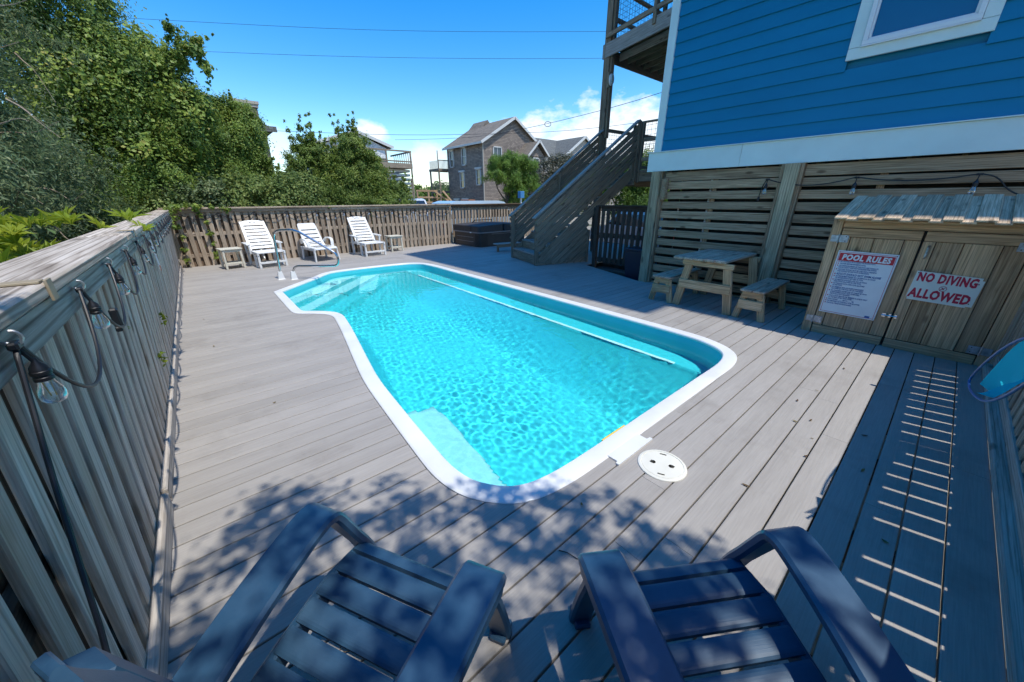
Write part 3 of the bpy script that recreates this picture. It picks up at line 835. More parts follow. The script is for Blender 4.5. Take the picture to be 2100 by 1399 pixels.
put('sash', b, 'sash_white', wd)
put('pane', MB().box((HX+.006, (y0+y1)/2, 3.93), (.008, y1-y0-.11, 1.5)), 'window_glass', wd)
# roof far above the frame; its edge throws the big shadow on the deck
rf = MB(); rf.box((10.7, .72, 12.5), (8.3, 7.4, .9)); rf.box((10.6, .72, 12.98), (9.3, 7.7, .22)); rf.add([(5.95, -3.1, 13.1), (15.25, -3.1, 13.1), (15.25, 4.55, 13.1), (5.95, 4.55, 13.1), (10.6, -3.1, 16), (10.6, 4.55, 16)], [(0, 4, 5, 3), (1, 2, 5, 4), (0, 1, 4), (2, 3, 5)])
put('roof', rf, 'roof_shingle', hs)
rf = MB(); rf.box((10.7, -5.6, 12.2), (8.52, 4.9, .2)); put('roof', rf, 'roof_shingle', hs)
# pilings and slats under the house
def hpost(y, w, xx=HX+.02, z1=1.92, t_=.15, mat='post_wood'): plank('piling', hs, (xx, y, -.5), (xx, y, z1), w, t_, (-1, 0, 0), mat, .006)
hpost(3.60, .165, HX+.0); hpost(1.63, .17, HX-.02)
for y in (1.525, 1.745): plank('post_side', hs, (HX+.015, y, -.3), (HX+.015, y, 1.92), .040, .14, (-1, 0, 0), 'slat_wood')
plank('post_side', hs, (HX+.02, 3.495, -.3), (HX+.02, 3.495, 1.5), .036, .13, (-1, 0, 0), 'slat_wood')
b = MB(); b.prism([(0, 0), (.115, 0), (.115, .30), (.08, .345), (.035, .345), (0, .30)], 0, .035, Matrix(((0, 0, -1, HX-.0), (-1, 0, 0, 3.50), (0, -1, 0, 1.80), (0, 0, 0, 1)))); 
b.prism([(.015, .02), (.1, .02), (.1, .29), (.075, .325), (.04, .325), (.015, .29)], .035, .05, Matrix(((0, 0, -1, HX-.0), (-1, 0, 0, 3.50), (0, -1, 0, 1.80), (0, 0, 0, 1))))
put('bracket', b, 'slat_wood', hs)
plank('header_beam', hs, (HX+.03, 3.46, 1.83), (HX+.03, 1.77, 1.83), .14, .04, (-1, 0, 0), 'slat_wood'); plank('header_beam', hs, (HX+.03, 1.50, 1.83), (HX+.03, -8, 1.83), .14, .04, (-1, 0, 0), 'slat_wood')
for k in range(12):
    z = 1.690-.156*k
    plank('slat', hs, (HX+.03, 3.47, z), (HX+.03, 1.77, z), .114+rnd.uniform(-.006, .006), .03, (-1, 0, rnd.uniform(-.06, .06)), 'slat_wood')
    plank('slat', hs, (HX+.03, 1.50, z-.004), (HX+.03, -1.2, z-.008), .114+rnd.uniform(-.006, .006), .03, (-1, 0, rnd.uniform(-.06, .06)), 'slat_wood')
for y in (2.65, .72, -.9): plank('slat_stud', hs, (HX+.085, y, -.1), (HX+.085, y, 1.8), .07, .035, (-1, 0, 0), 'slat_wood')
b = MB(); b.tube([(HX+.12, 2.83, 1.80), (HX+.12, 2.745, 1.80), (HX+.12, 2.72, 1.775), (HX+.12, 2.72, 0)], .017, 8); put('drain_pipe', b, 'pvc', hs)
for (x, y) in ((10.5, 3.6), (14.5, 3.6), (10.5, -.5), (14.5, -.5), (10.5, -4), (6.5, -4), (14.5, -4), (14.5, -7.8), (6.5, -7.8)): plank('piling', hs, (x, y, -.5), (x, y, 2.04), .2, .2, (1, 0, 0), 'post_wood')
b = MB(); b.box((6.95, -2.3, .72), (.05, 11.4, 2.5)); b.box((6.74, 3.42, .72), (.36, .03, 2.5)); put('dark_backing', b, 'dark_ply', hs)  # dark sheets added behind the slats for the dim under-house interior

# ------------------------------------------------------------------ staircase
sa = thing('outdoor_staircase', 'weathered timber staircase with sloping slat sides climbing from the deck to the house', 'staircase', (7.2, 6.5, 0))
sd = Vector((math.cos(R(-17)), math.sin(R(-17)), 0)); sw = Vector((-sd.y, sd.x, 0)); SN = Vector((6.0, 6.24, 0)); SWID = 1.43; SL = .777
def sp(s, w, z): return SN+sd*s+sw*w+Vector((0, 0, z))
def sslat(s0, s1, off, w, wid, t_, mat='stair_wood', name='slat'): 
    return plank(name, sa, sp(s0, w, off+SL*s0), sp(s1, w, off+SL*s1), wid, t_, sw, mat)
STOP = 2.66
for side, w in (('n', .02), ('f', SWID-.02)):
    plank('post', sa, sp(.045, w, 0), sp(.045, w, 1.09), .085, .085, sd, 'stair_wood')
    plank('post', sa, sp(1.38, w+(.05 if side == 'n' else -.05), 0 if side == 'n' else 1.0), sp(1.38, w+(.05 if side == 'n' else -.05), 1.02+SL*1.38), .085, .06, sd, 'stair_wood')
    plank('post', sa, sp(STOP-.05, w, 1.92), sp(STOP-.05, w, 1.06+SL*STOP-.05), .085, .085, sd, 'stair_wood')
    for off in (.955, .80, .645, .49, .335): sslat(.0, STOP, off, w+(-.045 if side == 'n' else .045), .108, .03)
    nn = Vector((0, 0, 1))-sd*SL
    plank('hand_rail', sa, sp(-.05, w, 1.105-.04), sp(STOP+.02, w, 1.105+SL*(STOP+.02)), .13, .036, nn, 'stair_cap', .005)
    sslat(.08, STOP, .02, w, .24, .04, name='stringer')
plank('post', sa, sp(1.43, -.03, 0), sp(1.43, -.03, .78), .09, .05, sd, 'stair_wood')
plank('post', sa, sp(STOP+.01, -.03, 1.86), sp(STOP+.01, -.03, 3.17), .075, .06, sd, 'stair_wood')
for off in (-.17, -.32, -.47, -.62, -.77, -.92):
    s0 = max(.02, (-off+.03)/SL)
    if s0 < 1.3: sslat(s0, 1.42, off, -.025, .108, .03)
plank('bottom_rail', sa, sp(.0, -.02, .035), sp(1.42, -.02, .035), .06, .03, sw, 'stair_wood')
nst = 9; rise, run = .2333, .285
for i in range(nst):
    z = .245+i*.212; s0 = .03+i*.2728
    plank('tread', sa, sp(s0+.14, .04, z), sp(s0+.14, SWID-.04, z), .285, .036, (0, 0, 1), 'stair_cap', .004)
    if i < 4: plank('riser', sa, sp(s0+.01, .04, z-.125), sp(s0+.01, SWID-.04, z-.125), .20, .02, sd, 'stair_wood')

# landing at the top of the stairs
ld = thing('raised_landing', 'timber landing with wire mesh railing between the staircase top and the blue house', 'landing', (9.5, 5.2, 0))
LZ = 2.10
b = MB(); b.prism([(8.62, 3.76), (12.5, 3.76), (12.5, 6.6), (9.1, 6.85), (8.60, 5.47)], LZ-.04, LZ); put('deck_floor', b, 'stair_wood', ld)
plank('rim_beam', ld, (8.66, 5.46, 2.0), (8.70, 3.78, 2.0), .26, .04, (-1, 0, 0), 'stair_wood'); plank('rim_beam', ld, (8.6, 5.44, 1.92), (9.05, 6.80, 1.92), .26, .04, (-1, .3, 0), 'stair_wood')
plank('rim_beam', ld, (9.1, 6.86, 1.95), (12.5, 6.62, 1.95), .26, .04, (0, 1, 0), 'stair_wood')
for p in ((8.66, 5.40), (8.70, 4.55), (8.72, 3.9)):
    plank('post', ld, (p[0], p[1], 1.85), (p[0], p[1], 3.16), .085, .085, (1, 0, 0), 'stair_wood')
plank('post', ld, (8.69, 4.92, 1.85), (8.69, 4.92, 3.42), .05, .05, (1, 0, 0), 'gate_wood')
for z in (2.36, 2.78, 3.15): plank('rail', ld, (8.67, 5.42, z), (8.72, 3.8, z), .085, .036, (-1, 0, 0) if z < 3 else (0, 0, 1), 'stair_wood')
for z in (2.36, 3.20): plank('rail', ld, (9.16, 6.83, z), (12.4, 6.62, z), .085, .036, (0, 1, 0), 'stair_wood')
def wire_panel(name, parent, p0, p1, z0, z1, pitch=.10, r=.0035, tilt=0):
    b = MB(); p0, p1 = Vector(p0), Vector(p1); L = (p1-p0).length; d = (p1-p0)/L
    k = 0.0
    while k < L: b.tube([(*(p0+d*k).xy, z0), (*(p0+d*k).xy, z1)], r, 4, False); k += pitch
    z = z0
    while z < z1: b.tube([(*p0.xy, z), (*p1.xy, z)], r, 4, False); z += pitch
    return put(name, b, 'wire', parent)
wire_panel('wire_mesh', ld, (8.68, 5.4, 0), (8.72, 3.8, 0), 2.38, 3.13); wire_panel('wire_mesh', ld, (9.2, 6.82, 0), (12.4, 6.62, 0), 2.4, 3.16)

# upper balcony behind the house
bc = thing('balcony', 'high timber balcony with wire mesh railing on the back corner of the blue house', 'balcony', (9.9, 5.5, 0))
BP = Vector((9.05, 6.86, 0)); bd = Vector((-.25, -.97, 0)).normalized()
plank('post', bc, (BP.x, BP.y, -.5), (BP.x, BP.y, 6.6), .17, .17, (1, 0, 0), 'stair_wood', .006); plank('post_side', bc, (BP.x+.02, BP.y-.11, 3.0), (BP.x+.02, BP.y-.11, 6.6), .06, .12, (1, 0, 0), 'stair_wood')
e1 = BP+bd*3.3; e2 = BP+Vector((4.2, 0, 0))
plank('rim_beam', bc, (BP.x-.04, BP.y+.15, 4.93), (e1.x-.09, e1.y, 4.93), .30, .04, (-1, .25, 0), 'stair_cap'); plank('rim_beam', bc, (BP.x, BP.y+.08, 4.88), (e2.x, e2.y+.08, 4.88), .28, .04, (0, 1, 0), 'stair_wood')
plank('rim_beam', bc, (BP.x+.35, BP.y-.1, 4.84), (e1.x+.34, e1.y, 4.84), .16, .04, (-1, .25, 0), 'stair_cap')
for k in range(1, 10):
    o = Vector((.38*k, 0, 0)); plank('joist', bc, (BP.x+.1+o.x, BP.y, 4.92), (e1.x+.1+o.x, e1.y, 4.92), .19, .04, (-1, .25, 0), 'joist_wood')
for k in range(22):
    q0 = BP+bd*(.15*k); plank('floor_board', bc, (q0.x+.0, q0.y, 5.05), (q0.x+4.2, q0.y, 5.05), .14, .03, (0, 0, 1), 'joist_wood')
RP = BP+bd*1.55
plank('rail_post', bc, (RP.x-.09, RP.y, 4.95), (RP.x-.09, RP.y, 6.3), .09, .09, (1, -.25, 0), 'stair_wood'); plank('rail_post', bc, (RP.x+.02, RP.y-.14, 5.05), (RP.x+.02, RP.y-.14, 6.3), .09, .05, (1, -.25, 0), 'stair_wood')
plank('rail', bc, (BP.x-.09, BP.y+.05, 5.22), (e1.x-.09, e1.y, 5.22), .085, .06, (-1, .25, 0), 'stair_wood'); plank('rail', bc, (BP.x-.03, BP.y, 6.2), (e1.x-.03, e1.y, 6.2), .12, .04, (0, 0, 1), 'stair_wood')
plank('rail', bc, (BP.x, BP.y+.02, 5.62), (BP.x+4.2, BP.y+.02, 5.62), .085, .06, (0, 1, 0), 'stair_wood'); plank('rail', bc, (BP.x, BP.y+.02, 5.2), (BP.x+4.2, BP.y+.02, 5.2), .085, .04, (0, 1, 0), 'stair_wood'); plank('rail', bc, (BP.x, BP.y, 6.2), (BP.x+4.2, BP.y, 6.2), .12, .04, (0, 0, 1), 'stair_wood')
wire_panel('wire_mesh', bc, BP+bd*.1, e1, 5.12, 6.2, .105); wire_panel('wire_mesh', bc, BP+Vector((.1, .0, 0)), e2, 5.12, 6.2, .105)
lm = thing('porch_light', 'oval glass bulkhead light on the tall balcony post', 'lamp', (BP.x, BP.y-.12, 4.3))
Ml = Matrix(((0, 1, 0, BP.x-.02), (0, 0, -1, BP.y-.14), (-1, 0, 0, 4.30), (0, 0, 0, 1)))
b = MB(); b.box((BP.x-.03, BP.y-.105, 4.30), (.12, .05, .33), .004); put('mounting_block', b, 'stair_wood', lm)
def oval(rx, rz, d0, d1, n=20):
    b = MB(); b.prism([(rx*math.cos(2*math.pi*k/n), rz*math.sin(2*math.pi*k/n)) for k in range(n)], d0, d1, Matrix(((1, 0, 0, BP.x-.02), (0, 0, -1, BP.y-.13), (0, 1, 0, 4.30), (0, 0, 0, 1)))); return b
put('bezel', oval(.075, .13, 0, .04), 'sash_white', lm); put('lens', oval(.058, .11, .04, .07), 'lamp_glass', lm)

# gate under the stairs
gt = thing('garden_gate', 'dark brown picket gate in the shade under the staircase', 'gate', (7.2, 4.5, 0))
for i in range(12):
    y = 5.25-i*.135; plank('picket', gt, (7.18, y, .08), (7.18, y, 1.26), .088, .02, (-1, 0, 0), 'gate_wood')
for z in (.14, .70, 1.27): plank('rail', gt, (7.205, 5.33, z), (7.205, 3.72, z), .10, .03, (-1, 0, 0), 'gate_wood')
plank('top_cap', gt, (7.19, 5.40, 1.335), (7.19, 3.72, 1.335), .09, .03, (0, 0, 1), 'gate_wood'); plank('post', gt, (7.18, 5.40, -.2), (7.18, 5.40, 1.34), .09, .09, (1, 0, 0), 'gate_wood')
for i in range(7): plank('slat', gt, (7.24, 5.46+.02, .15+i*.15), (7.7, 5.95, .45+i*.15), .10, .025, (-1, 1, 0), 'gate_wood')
# waste bin by the corner piling
bn = thing('waste_bin', 'dark blue plastic bin standing behind the corner piling', 'bin', (6.75, 3.98, -.11))
b = MB(); b.add([(-.15, -.17, 0), (.15, -.17, 0), (.15, .17, 0), (-.15, .17, 0), (-.19, -.21, .62), (.19, -.21, .62), (.19, .21, .62), (-.19, .21, .62)], [(3, 2, 1, 0), (0, 1, 5, 4), (1, 2, 6, 5), (2, 3, 7, 6), (3, 0, 4, 7), (4, 5, 6, 7)])
put('body', b, 'bin_plastic', bn, Matrix.Translation((6.75, 3.98, -.11))); put('lid', MB().box((6.75, 3.98, .535), (.41, .45, .05), .012), 'bin_plastic', bn); put('rim', MB().box((6.75, 3.98, .50), (.40, .44, .02), .004), 'bin_plastic', bn)
# ------------------------------------------------------------------ storage shed
sx = 5.36
sdh = thing('storage_shed', 'low timber storage shed with double board doors against the slatted house wall', 'shed', (5.7, .2, 0))
wpl = lambda n, par, a, b_, w, t_, nn=(-1, 0, 0), m='shed_wood', ch=.004: plank(n, par, a, b_, w, t_, nn, m, ch)
wpl('corner_post', sdh, (sx+.02, .825, -.02), (sx+.02, .825, 1.275), .088, .06); wpl('corner_post', sdh, (sx+.02, -.525, 0), (sx+.02, -.525, 1.27), .085, .05)
wpl('head_board', sdh, (sx+.022, .78, 1.228), (sx+.022, -.57, 1.228), .075, .04)
for k in range(9): wpl('side_board', sdh, (5.43+k*.112, .845, 0), (5.43+k*.112, .845, 1.27+k*.112*.22), .108, .02, (0, 1, 0))
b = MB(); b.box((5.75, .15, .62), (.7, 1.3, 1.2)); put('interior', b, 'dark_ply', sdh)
def door(ya, yb, cuts, hinge_y):
    d = wpl('door', sdh, (sx, ya-.004, 1.142), (sx, yb+.004, 1.142), .088, .022)
    wpl('door_rail', d, (sx, ya-.004, .045), (sx, yb+.004, .045), .092, .022)
    edges = [ya]+cuts+[yb]
    for i in range(len(edges)-1):
        a, c = edges[i], edges[i+1]; prow = .0 if i % 2 == 0 else .012
        wpl('board', d, (sx+.002+prow, (a+c)/2, .096), (sx+.002+prow, (a+c)/2, 1.094), abs(a-c)-.004, .018)
    return d
d1 = door(.775, .168, [.69, .50, .285], .78); d2 = door(.155, -.478, [.07, -.105, -.33], -.48)
def hinge(parent, y, z, flip):
    h = put('hinge', MB().box((sx-.0135, y-.045*flip, z), (.005, .075, .075), .002), 'galvanised', parent)
    put('hinge_leaf', MB().box((sx-.0137, y+.035*flip, z), (.005, .06, .07), .002), 'galvanised', h)
    put('hinge_pin', MB().tube([(sx-.017, y, z-.045), (sx-.017, y, z+.045)], .007, 8), 'galvanised', h)
    for dz in (-.022, .022): put('screw', MB().tube([(sx-.018, y-.06*flip, z+dz), (sx-.013, y-.06*flip, z+dz)], .005, 6), 'steel', h)
hinge(d1, .785, 1.075, 1); hinge(d1, .785, .16, 1); hinge(d2, -.485, 1.09, -1); hinge(d2, -.485, .145, -1)
hp = put('handle', MB().tube([(sx-.012, .105, 1.055), (sx-.035, .105, 1.04), (sx-.035, .105, .955), (sx-.012, .105, .94)], .009, 8), 'galvanised', d2)
b = MB(); b.tube([(sx-.02, .245, .335), (sx-.02, .125, .335)], .006, 8); b.box((sx-.014, .225, .335), (.006, .03, .04), .001); b.box((sx-.014, .18, .335), (.006, .02, .04), .001); b.box((sx-.014, .135, .335), (.006, .022, .04), .001)
put('bolt', b, 'steel', d1)
rs = Vector((.75, 0, .178)).normalized(); rn = Vector((-rs.z, 0, rs.x))
edges = [(.84, .665), (.556, .473), (.364, .297), (.183, .113), (.007, -.073), (-.177, -.256), (-.342, -.43)]
ups = [(.70, .80), (.525, .625), (.335, .43), (.15, .245), (-.03, .06), (-.215, -.118), (-.395, -.30)]
def rplank(y0, y1, lift, x0):
    p0 = Vector((x0, (y0+y1)/2, 1.292+(x0-5.2)*.237+lift)); p1 = p0+rs*.91
    plank('roof_board', sdh, p0, p1, abs(y1-y0), .018, rn, 'shed_roof', .003)
ys_ = [.84-.0957*i for i in range(15)]
for i in range(14):
    if i in (0, 1): rplank(ys_[i], ys_[i+1]-.006 if i == 0 else ys_[i+1], .0 if i else .012, 5.145)
    else: rplank(ys_[i]+(.012 if i % 2 == 0 else -.0), ys_[i+1]-(.012 if i % 2 == 0 else 0), .020 if i % 2 == 0 else .0, 5.14 if i % 2 == 0 else 5.15)
plank('roof_batten', sdh, (5.27, .82, 1.277), (5.27, -.55, 1.277), .06, .025, rn, 'shed_wood')

# ------------------------------------------------------------------ signs on the shed doors
def signM(y, z, rot=0, off=0.0):
    X = Vector((0, -1, 0)); Y = Vector((0, 0, 1))
    c, s = math.cos(rot), math.sin(rot); X2 = X*c+Y*s; Y2 = Y*c-X*s; Z = Vector((-1, 0, 0))
    return Matrix(((X2.x, Y2.x, Z.x, sx-.0135-off), (X2.y, Y2.y, Z.y, y), (X2.z, Y2.z, Z.z, z), (0, 0, 0, 1)))
sg = thing('pool_rules_sign', 'tall white pool rules notice with red heading on the left shed door', 'sign', (sx, .515, .6))
SWd, SHt = .475, .695; M0 = signM(.515, .605, R(-.6))
b = MB(); b.box((0, 0, 0), (SWd, SHt, .004), .001); put('panel', b, 'sign_white', sg, M0)
def frame_lines(w, h, t_): 
    b = MB(); z = .0028
    b.box((0, h/2-t_/2, z), (w, t_, .001)); b.box((0, -h/2+t_/2, z), (w, t_, .001)); b.box((-w/2+t_/2, 0, z), (t_, h-2*t_, .001)); b.box((w/2-t_/2, 0, z), (t_, h-2*t_, .001)); return b
put('border', frame_lines(.45, .67, .0035), 'sign_red', sg, M0)
put('heading_bar', MB().box((0, .282, .003), (.435, .082, .0014)), 'sign_red', sg, M0)
def letter(parent, body, size, mat, x, y, Mb, align='LEFT', shear=0, sp_=1.0, bold=0, z=.0045, name='lettering', xs=1.0):
    me = text_mesh(body, size, mat, align, shear, sp_, .0004, bold); return put(name, me, None, parent, Mb @ Matrix.Translation((x, y, z)) @ Matrix.Diagonal((xs, 1, 1, 1)))
letter(sg, 'POOL RULES', .078, 'sign_white', 0, .255, M0, 'CENTER', .12, 1.1, .004, xs=.80)
rules = ['NO RUNNING, BOISTEROUS OR ROUGH PLAY.', 'SHOWER BEFORE ENTERING POOL.', 'NO DIVING IN AREAS OF THE POOL LESS THAN 5 FT.\nFOR IN CASE IT WAS NOT INTENDED FOR DIVING.', 'THE POOL SHOULD NOT BE USED FOR A DRESSING\nAND SHOULD BE SAFE WITH SUPERVISION.']
rules2 = ['NO BREAKABLE THINGS, NO USE BEING IN ALCOHOL\nOR FOODS SHOULD BE USED IN POOL.', 'NO PERSON WITH SKIN, EYE, EAR OR NASAL\nINFECTIONS ALLOWED IN THE POOL.', 'NO PERSONS WITH OPEN CUTS ALLOWED\nIN THE POOL.', 'NO ANIMALS, PETS OR GLASS CONTAINERS\nALLOWED IN THE POOL OR ON THE DECK.', 'ALL CHILDREN UNDER AGE OF 14 MUST BE WITH\nA RESPONSIBLE ADULT AND SUPERVISED.\nTHE POOL IS NOT MANNED.', 'POOL IS FOR PRIVATE USE, MEMBERS & GUESTS ONLY\nAT THE RISK OF ALL WHO SWIM.', 'POOL HOURS:   ____ AM TO ____ PM', 'NO SMOKING OR CHEWING GUM ALLOWED.', 'PLACE ALL TRASH IN CONTAINERS.']
y = .226; blt = MB()
def para(tx, y, size):
    blt.box((-.206, y+size*.3, .003), (.010, .010, .0012)); letter(sg, tx, size, 'sign_blue', -.194, y, M0, shear=.12, sp_=.98, bold=.0004, xs=.74)
    return y-size*1.0*(tx.count('\n')+1)-.0035
for r_ in rules: y = para(r_, y, .0185)
y -= .012; blt.box((-.206, y+.008, .003), (.011, .011, .0012)); letter(sg, 'ADULTS SHOULD NOT SWIM ALONE', .030, 'sign_blue', -.194, y, M0, shear=.12, sp_=1.0, bold=.0007, xs=.72); y -= .021
for r_ in rules2: y = para(r_, y, .0185)
put('bullet', blt, 'sign_red', sg, M0); put('maker_mark', MB().box((.175, -.322, .003), (.04, .022, .0012)), 'sign_blue', sg, M0)
put('mounting_screw', MB().tube([(-.225, .335, 0), (-.225, .335, .006)], .004, 8).tube([(.225, .335, 0), (.225, .335, .006)], .004, 8).tube([(-.225, -.335, 0), (-.225, -.335, .006)], .004, 8).tube([(.225, -.335, 0), (.225, -.335, .006)], .004, 8), 'steel', sg, M0)
sg = thing('no_diving_sign', 'small cream no diving sign with bold red letters on the right shed door', 'sign', (sx, -.095, .67))
M0 = signM(-.095, .668, R(-2.2), .002)
b = MB(); b.prism([(-.215, -.118), (-.205, -.118), (-.205, -.14), (.185, -.14), (.185, -.128), (.222, -.128), (.222, .118), (.205, .118), (.205, .142), (-.215, .142)], -.002, .002); put('panel', b, 'sign_cream', sg, M0)
letter(sg, 'NO DIVING', .112, 'sign_red2', -.003, .052, M0, 'CENTER', 0, 1.12, .0058, .0028, xs=.60); letter(sg, 'ALLOWED', .118, 'sign_red2', -.005, -.108, M0, 'CENTER', 0, 1.12, .006, .0028, xs=.66)
b = MB(); b.tube([(.024*math.cos(t_*math.pi/8), .0+.024*math.sin(t_*math.pi/8)+.003, .0035) for t_ in range(16)], .0018, 4, closed=True); b.bar((-.017, -.014, .0035), (.017, .02, .0035), .004, .001); b.bar((-.012, .014, .0035), (.008, -.002, .0035), .006, .001); b.bar((-.014, -.006, .0035), (.004, .002, .0035), .004, .001)
put('emblem', b, 'sign_red2', sg, M0)
b = MB()
for p in ((-.2, .125), (.195, .085), (-.195, -.10), (.195, -.10)): b.tube([(*p, .0), (*p, .005)], .005, 8)
put('mounting_screw', b, 'dark_hole', sg, M0)

# ------------------------------------------------------------------ picnic table and benches
def trestle(root, x, yc, half_top, half_foot, ztop, w, t_, rail_z, rail_w, top_w, mat='table_wood'):
    for s in (-1, 1): plank('leg', root, (x, yc+s*half_foot, 0.0), (x, yc+s*half_top, ztop-.03), w, t_, (1, 0, 0), mat, .005)
    plank('cross_brace', root, (x-.028*(1 if x < 5.8 else -1), yc-(half_foot*.62+half_top*.38)*1.10, rail_z), (x-.028*(1 if x < 5.8 else -1), yc+(half_foot*.62+half_top*.38)*1.10, rail_z), rail_w, .03, (1, 0, 0), mat)
    plank('cleat', root, (x-.025*(1 if x < 5.8 else -1), yc-half_top*1.35, ztop-.047), (x-.025*(1 if x < 5.8 else -1), yc+half_top*1.35, ztop-.047), .07, .03, (1, 0, 0), mat)
pt = thing('picnic_table', 'small weathered wooden picnic table beside the slatted house wall', 'table', (5.8, 2.08, 0))
for i in range(5): plank('top_board', pt, (5.20, 2.445-i*.143-.0, .70), (6.36, 2.445-i*.143, .70), .139, .035, (0, 0, 1), 'table_top', .008)
trestle(pt, 5.285, 2.05, .25, .36, .69, .105, .045, .335, .125, 0); trestle(pt, 6.22, 2.05, .25, .36, .69, .105, .045, .335, .125, 0)
def bench(yc, label, rot=0):
    r = thing('bench', label, 'bench', (5.75, yc, 0))
    for i in range(2): plank('seat_board', r, (5.20, yc+.072-i*.144, .385), (6.25, yc+.072-i*.144, .385), .138, .032, (0, 0, 1), 'table_top', .007)
    trestle(r, 5.275, yc, .085, .155, .375, .08, .04, .20, .12, 0); trestle(r, 6.15, yc, .085, .155, .375, .08, .04, .20, .12, 0)
    return r
bench(1.43, 'low wooden bench between the picnic table and the shed'); bench(2.655, 'low wooden bench on the far side of the picnic table, partly hidden by it')

# ------------------------------------------------------------------ blue resin chairs
def chair(label, centre, face, group):
    f = Vector((*face, 0)).normalized(); l = Vector((-f.y, f.x, 0)); o = Vector((*centre, 0))
    root = thing('lounge_chair', label, 'chair', (centre[0], centre[1], 0), group)
    P = lambda a, b_, z: o+f*a+l*b_+Vector((0, 0, z))
    # seat slats: front roll, then slats sinking to the back
    prof = [(.0, .372, 12), (-.074, .388, -3), (-.149, .383, -7), (-.224, .371, -10), (-.298, .355, -13), (-.372, .337, -14), (-.446, .318, -15)]
    for i, (a, z, tilt) in enumerate(prof):
        th = R(tilt); dirf = f*math.cos(th)+Vector((0, 0, 1))*-math.sin(th); nn = f*math.sin(th)+Vector((0, 0, 1))*math.cos(th)
        wdt = .066 if i else .060
        c = P(a-.03, 0, z); M3 = axes(l, nn).to_4x4(); M3.translation = c
        b = MB(); n = 9
        sec = []
        for k in range(n+1):
            u = (k/n-.5)*wdt; h = .010-.006*(2*u/wdt)**4 if i else .012-.022*(max(0, -u)/wdt*2)**2
            sec.append((u, h))
        v = []; fc = []
        Ls = [-.225, -.222, .222, .225]
        for X_ in Ls:
            q = 0 if abs(X_) < .2235 else -.003
            for (u, h) in sec: v.append((X_, u, h+q))
            v.append((X_, sec[-1][0], -.014)); v.append((X_, sec[0][0], -.014))
        m_ = len(sec)+2
        for s_ in range(3):
            for k in range(m_): fc.append((s_*m_+k, s_*m_+(k+1) % m_, (s_+1)*m_+(k+1) % m_, (s_+1)*m_+k))
        fc.append(tuple(range(m_))[::-1]); fc.append(tuple(3*m_+k for k in range(m_)))
        b.add(v, fc); put('seat_slat', b, 'blue_plastic', root, M3)
    # small white-ish moulding tabs and side rails under the slats
    for s in (-1, 1):
        b = MB(); b.ribbon([P(.0, .226*s, .345), P(-.15, .226*s, .355), P(-.32, .226*s, .32), P(-.50, .226*s, .27), P(-.72, .235*s, .06), P(-.76, .235*s, .0)], Vector((0, 0, 1)), [.05, .07, .07, .07, .06, .05], .03, .006)
        put('side_rail', b, 'blue_plastic_smooth', root)
        # arm, front bend and front leg as one moulding
        pts = smoothline([P(-.60, .20*s, .40), P(-.575, .225*s, .44), P(-.50, .243*s, .475), P(-.30, .268*s, .53), P(-.14, .285*s, .562), P(-.095, .288*s, .562), P(-.072, .285*s, .545), P(-.052, .272*s, .49), P(-.025, .252*s, .41), P(.0, .246*s, .35), P(.06, .252*s, .15), P(.088, .256*s, .0)], 2)
        n = len(pts); wds = []; ths = []; sides = []
        for i, p in enumerate(pts):
            t_ = i/(n-1)
            wds.append(.128 if t_ < .5 else (.128-(.128-.085)*min(1, (t_-.5)/.2))); ths.append(.034 if t_ < .5 else .034)
            sides.append(l*s)
        b = MB(); b.ribbon(pts, sides, wds, ths, .009); ao = put('arm', b, 'blue_plastic_smooth', root)
        lip = [p-Vector((0, 0, .022))+l*s*.052 for p in pts[:int(n*.52)]]
        b = MB(); b.ribbon(lip, l*s, .014, .045, .004); put('arm_lip', b, 'blue_plastic_smooth', ao)
        put('foot', MB().box(P(.088, .256*s, .012), (.085, .06, .024), .008, axes(f, (0, 0, 1))), 'blue_plastic_smooth', root)
    # fan back
    for i in range(5):
        a = (i-2)*.098; top = .985-.035*abs(i-2)**1.5
        top -= .095; pts = [P(-.49, a*.92, .28), P(-.53, a*.98, .52), P(-.59, a*1.06, .75), P(-.625, a*1.10, top-.03), P(-.632, a*1.10, top)]
        b = MB(); b.ribbon(pts, l, [.086, .092, .1, .098, .075], .018, .008); put('back_slat', b, 'blue_plastic', root)
    for z, a, wd in ((.50, -.555, .46), (.80, -.63, .46)): 
        b = MB(); b.bar(P(a, -wd/2, z), P(a, wd/2, z), .05, .022, f, .004); put('back_rail', b, 'blue_plastic_smooth', root)
    return root
chair('dark blue slatted resin chair at the lower left, beside the grey fence', (.307, .855), (.878, .479), 'blue chairs facing the pool')
chair('dark blue slatted resin chair at the lower right, nearest the striped sunlight', (.935, .30), (.54, .84), 'blue chairs facing the pool')

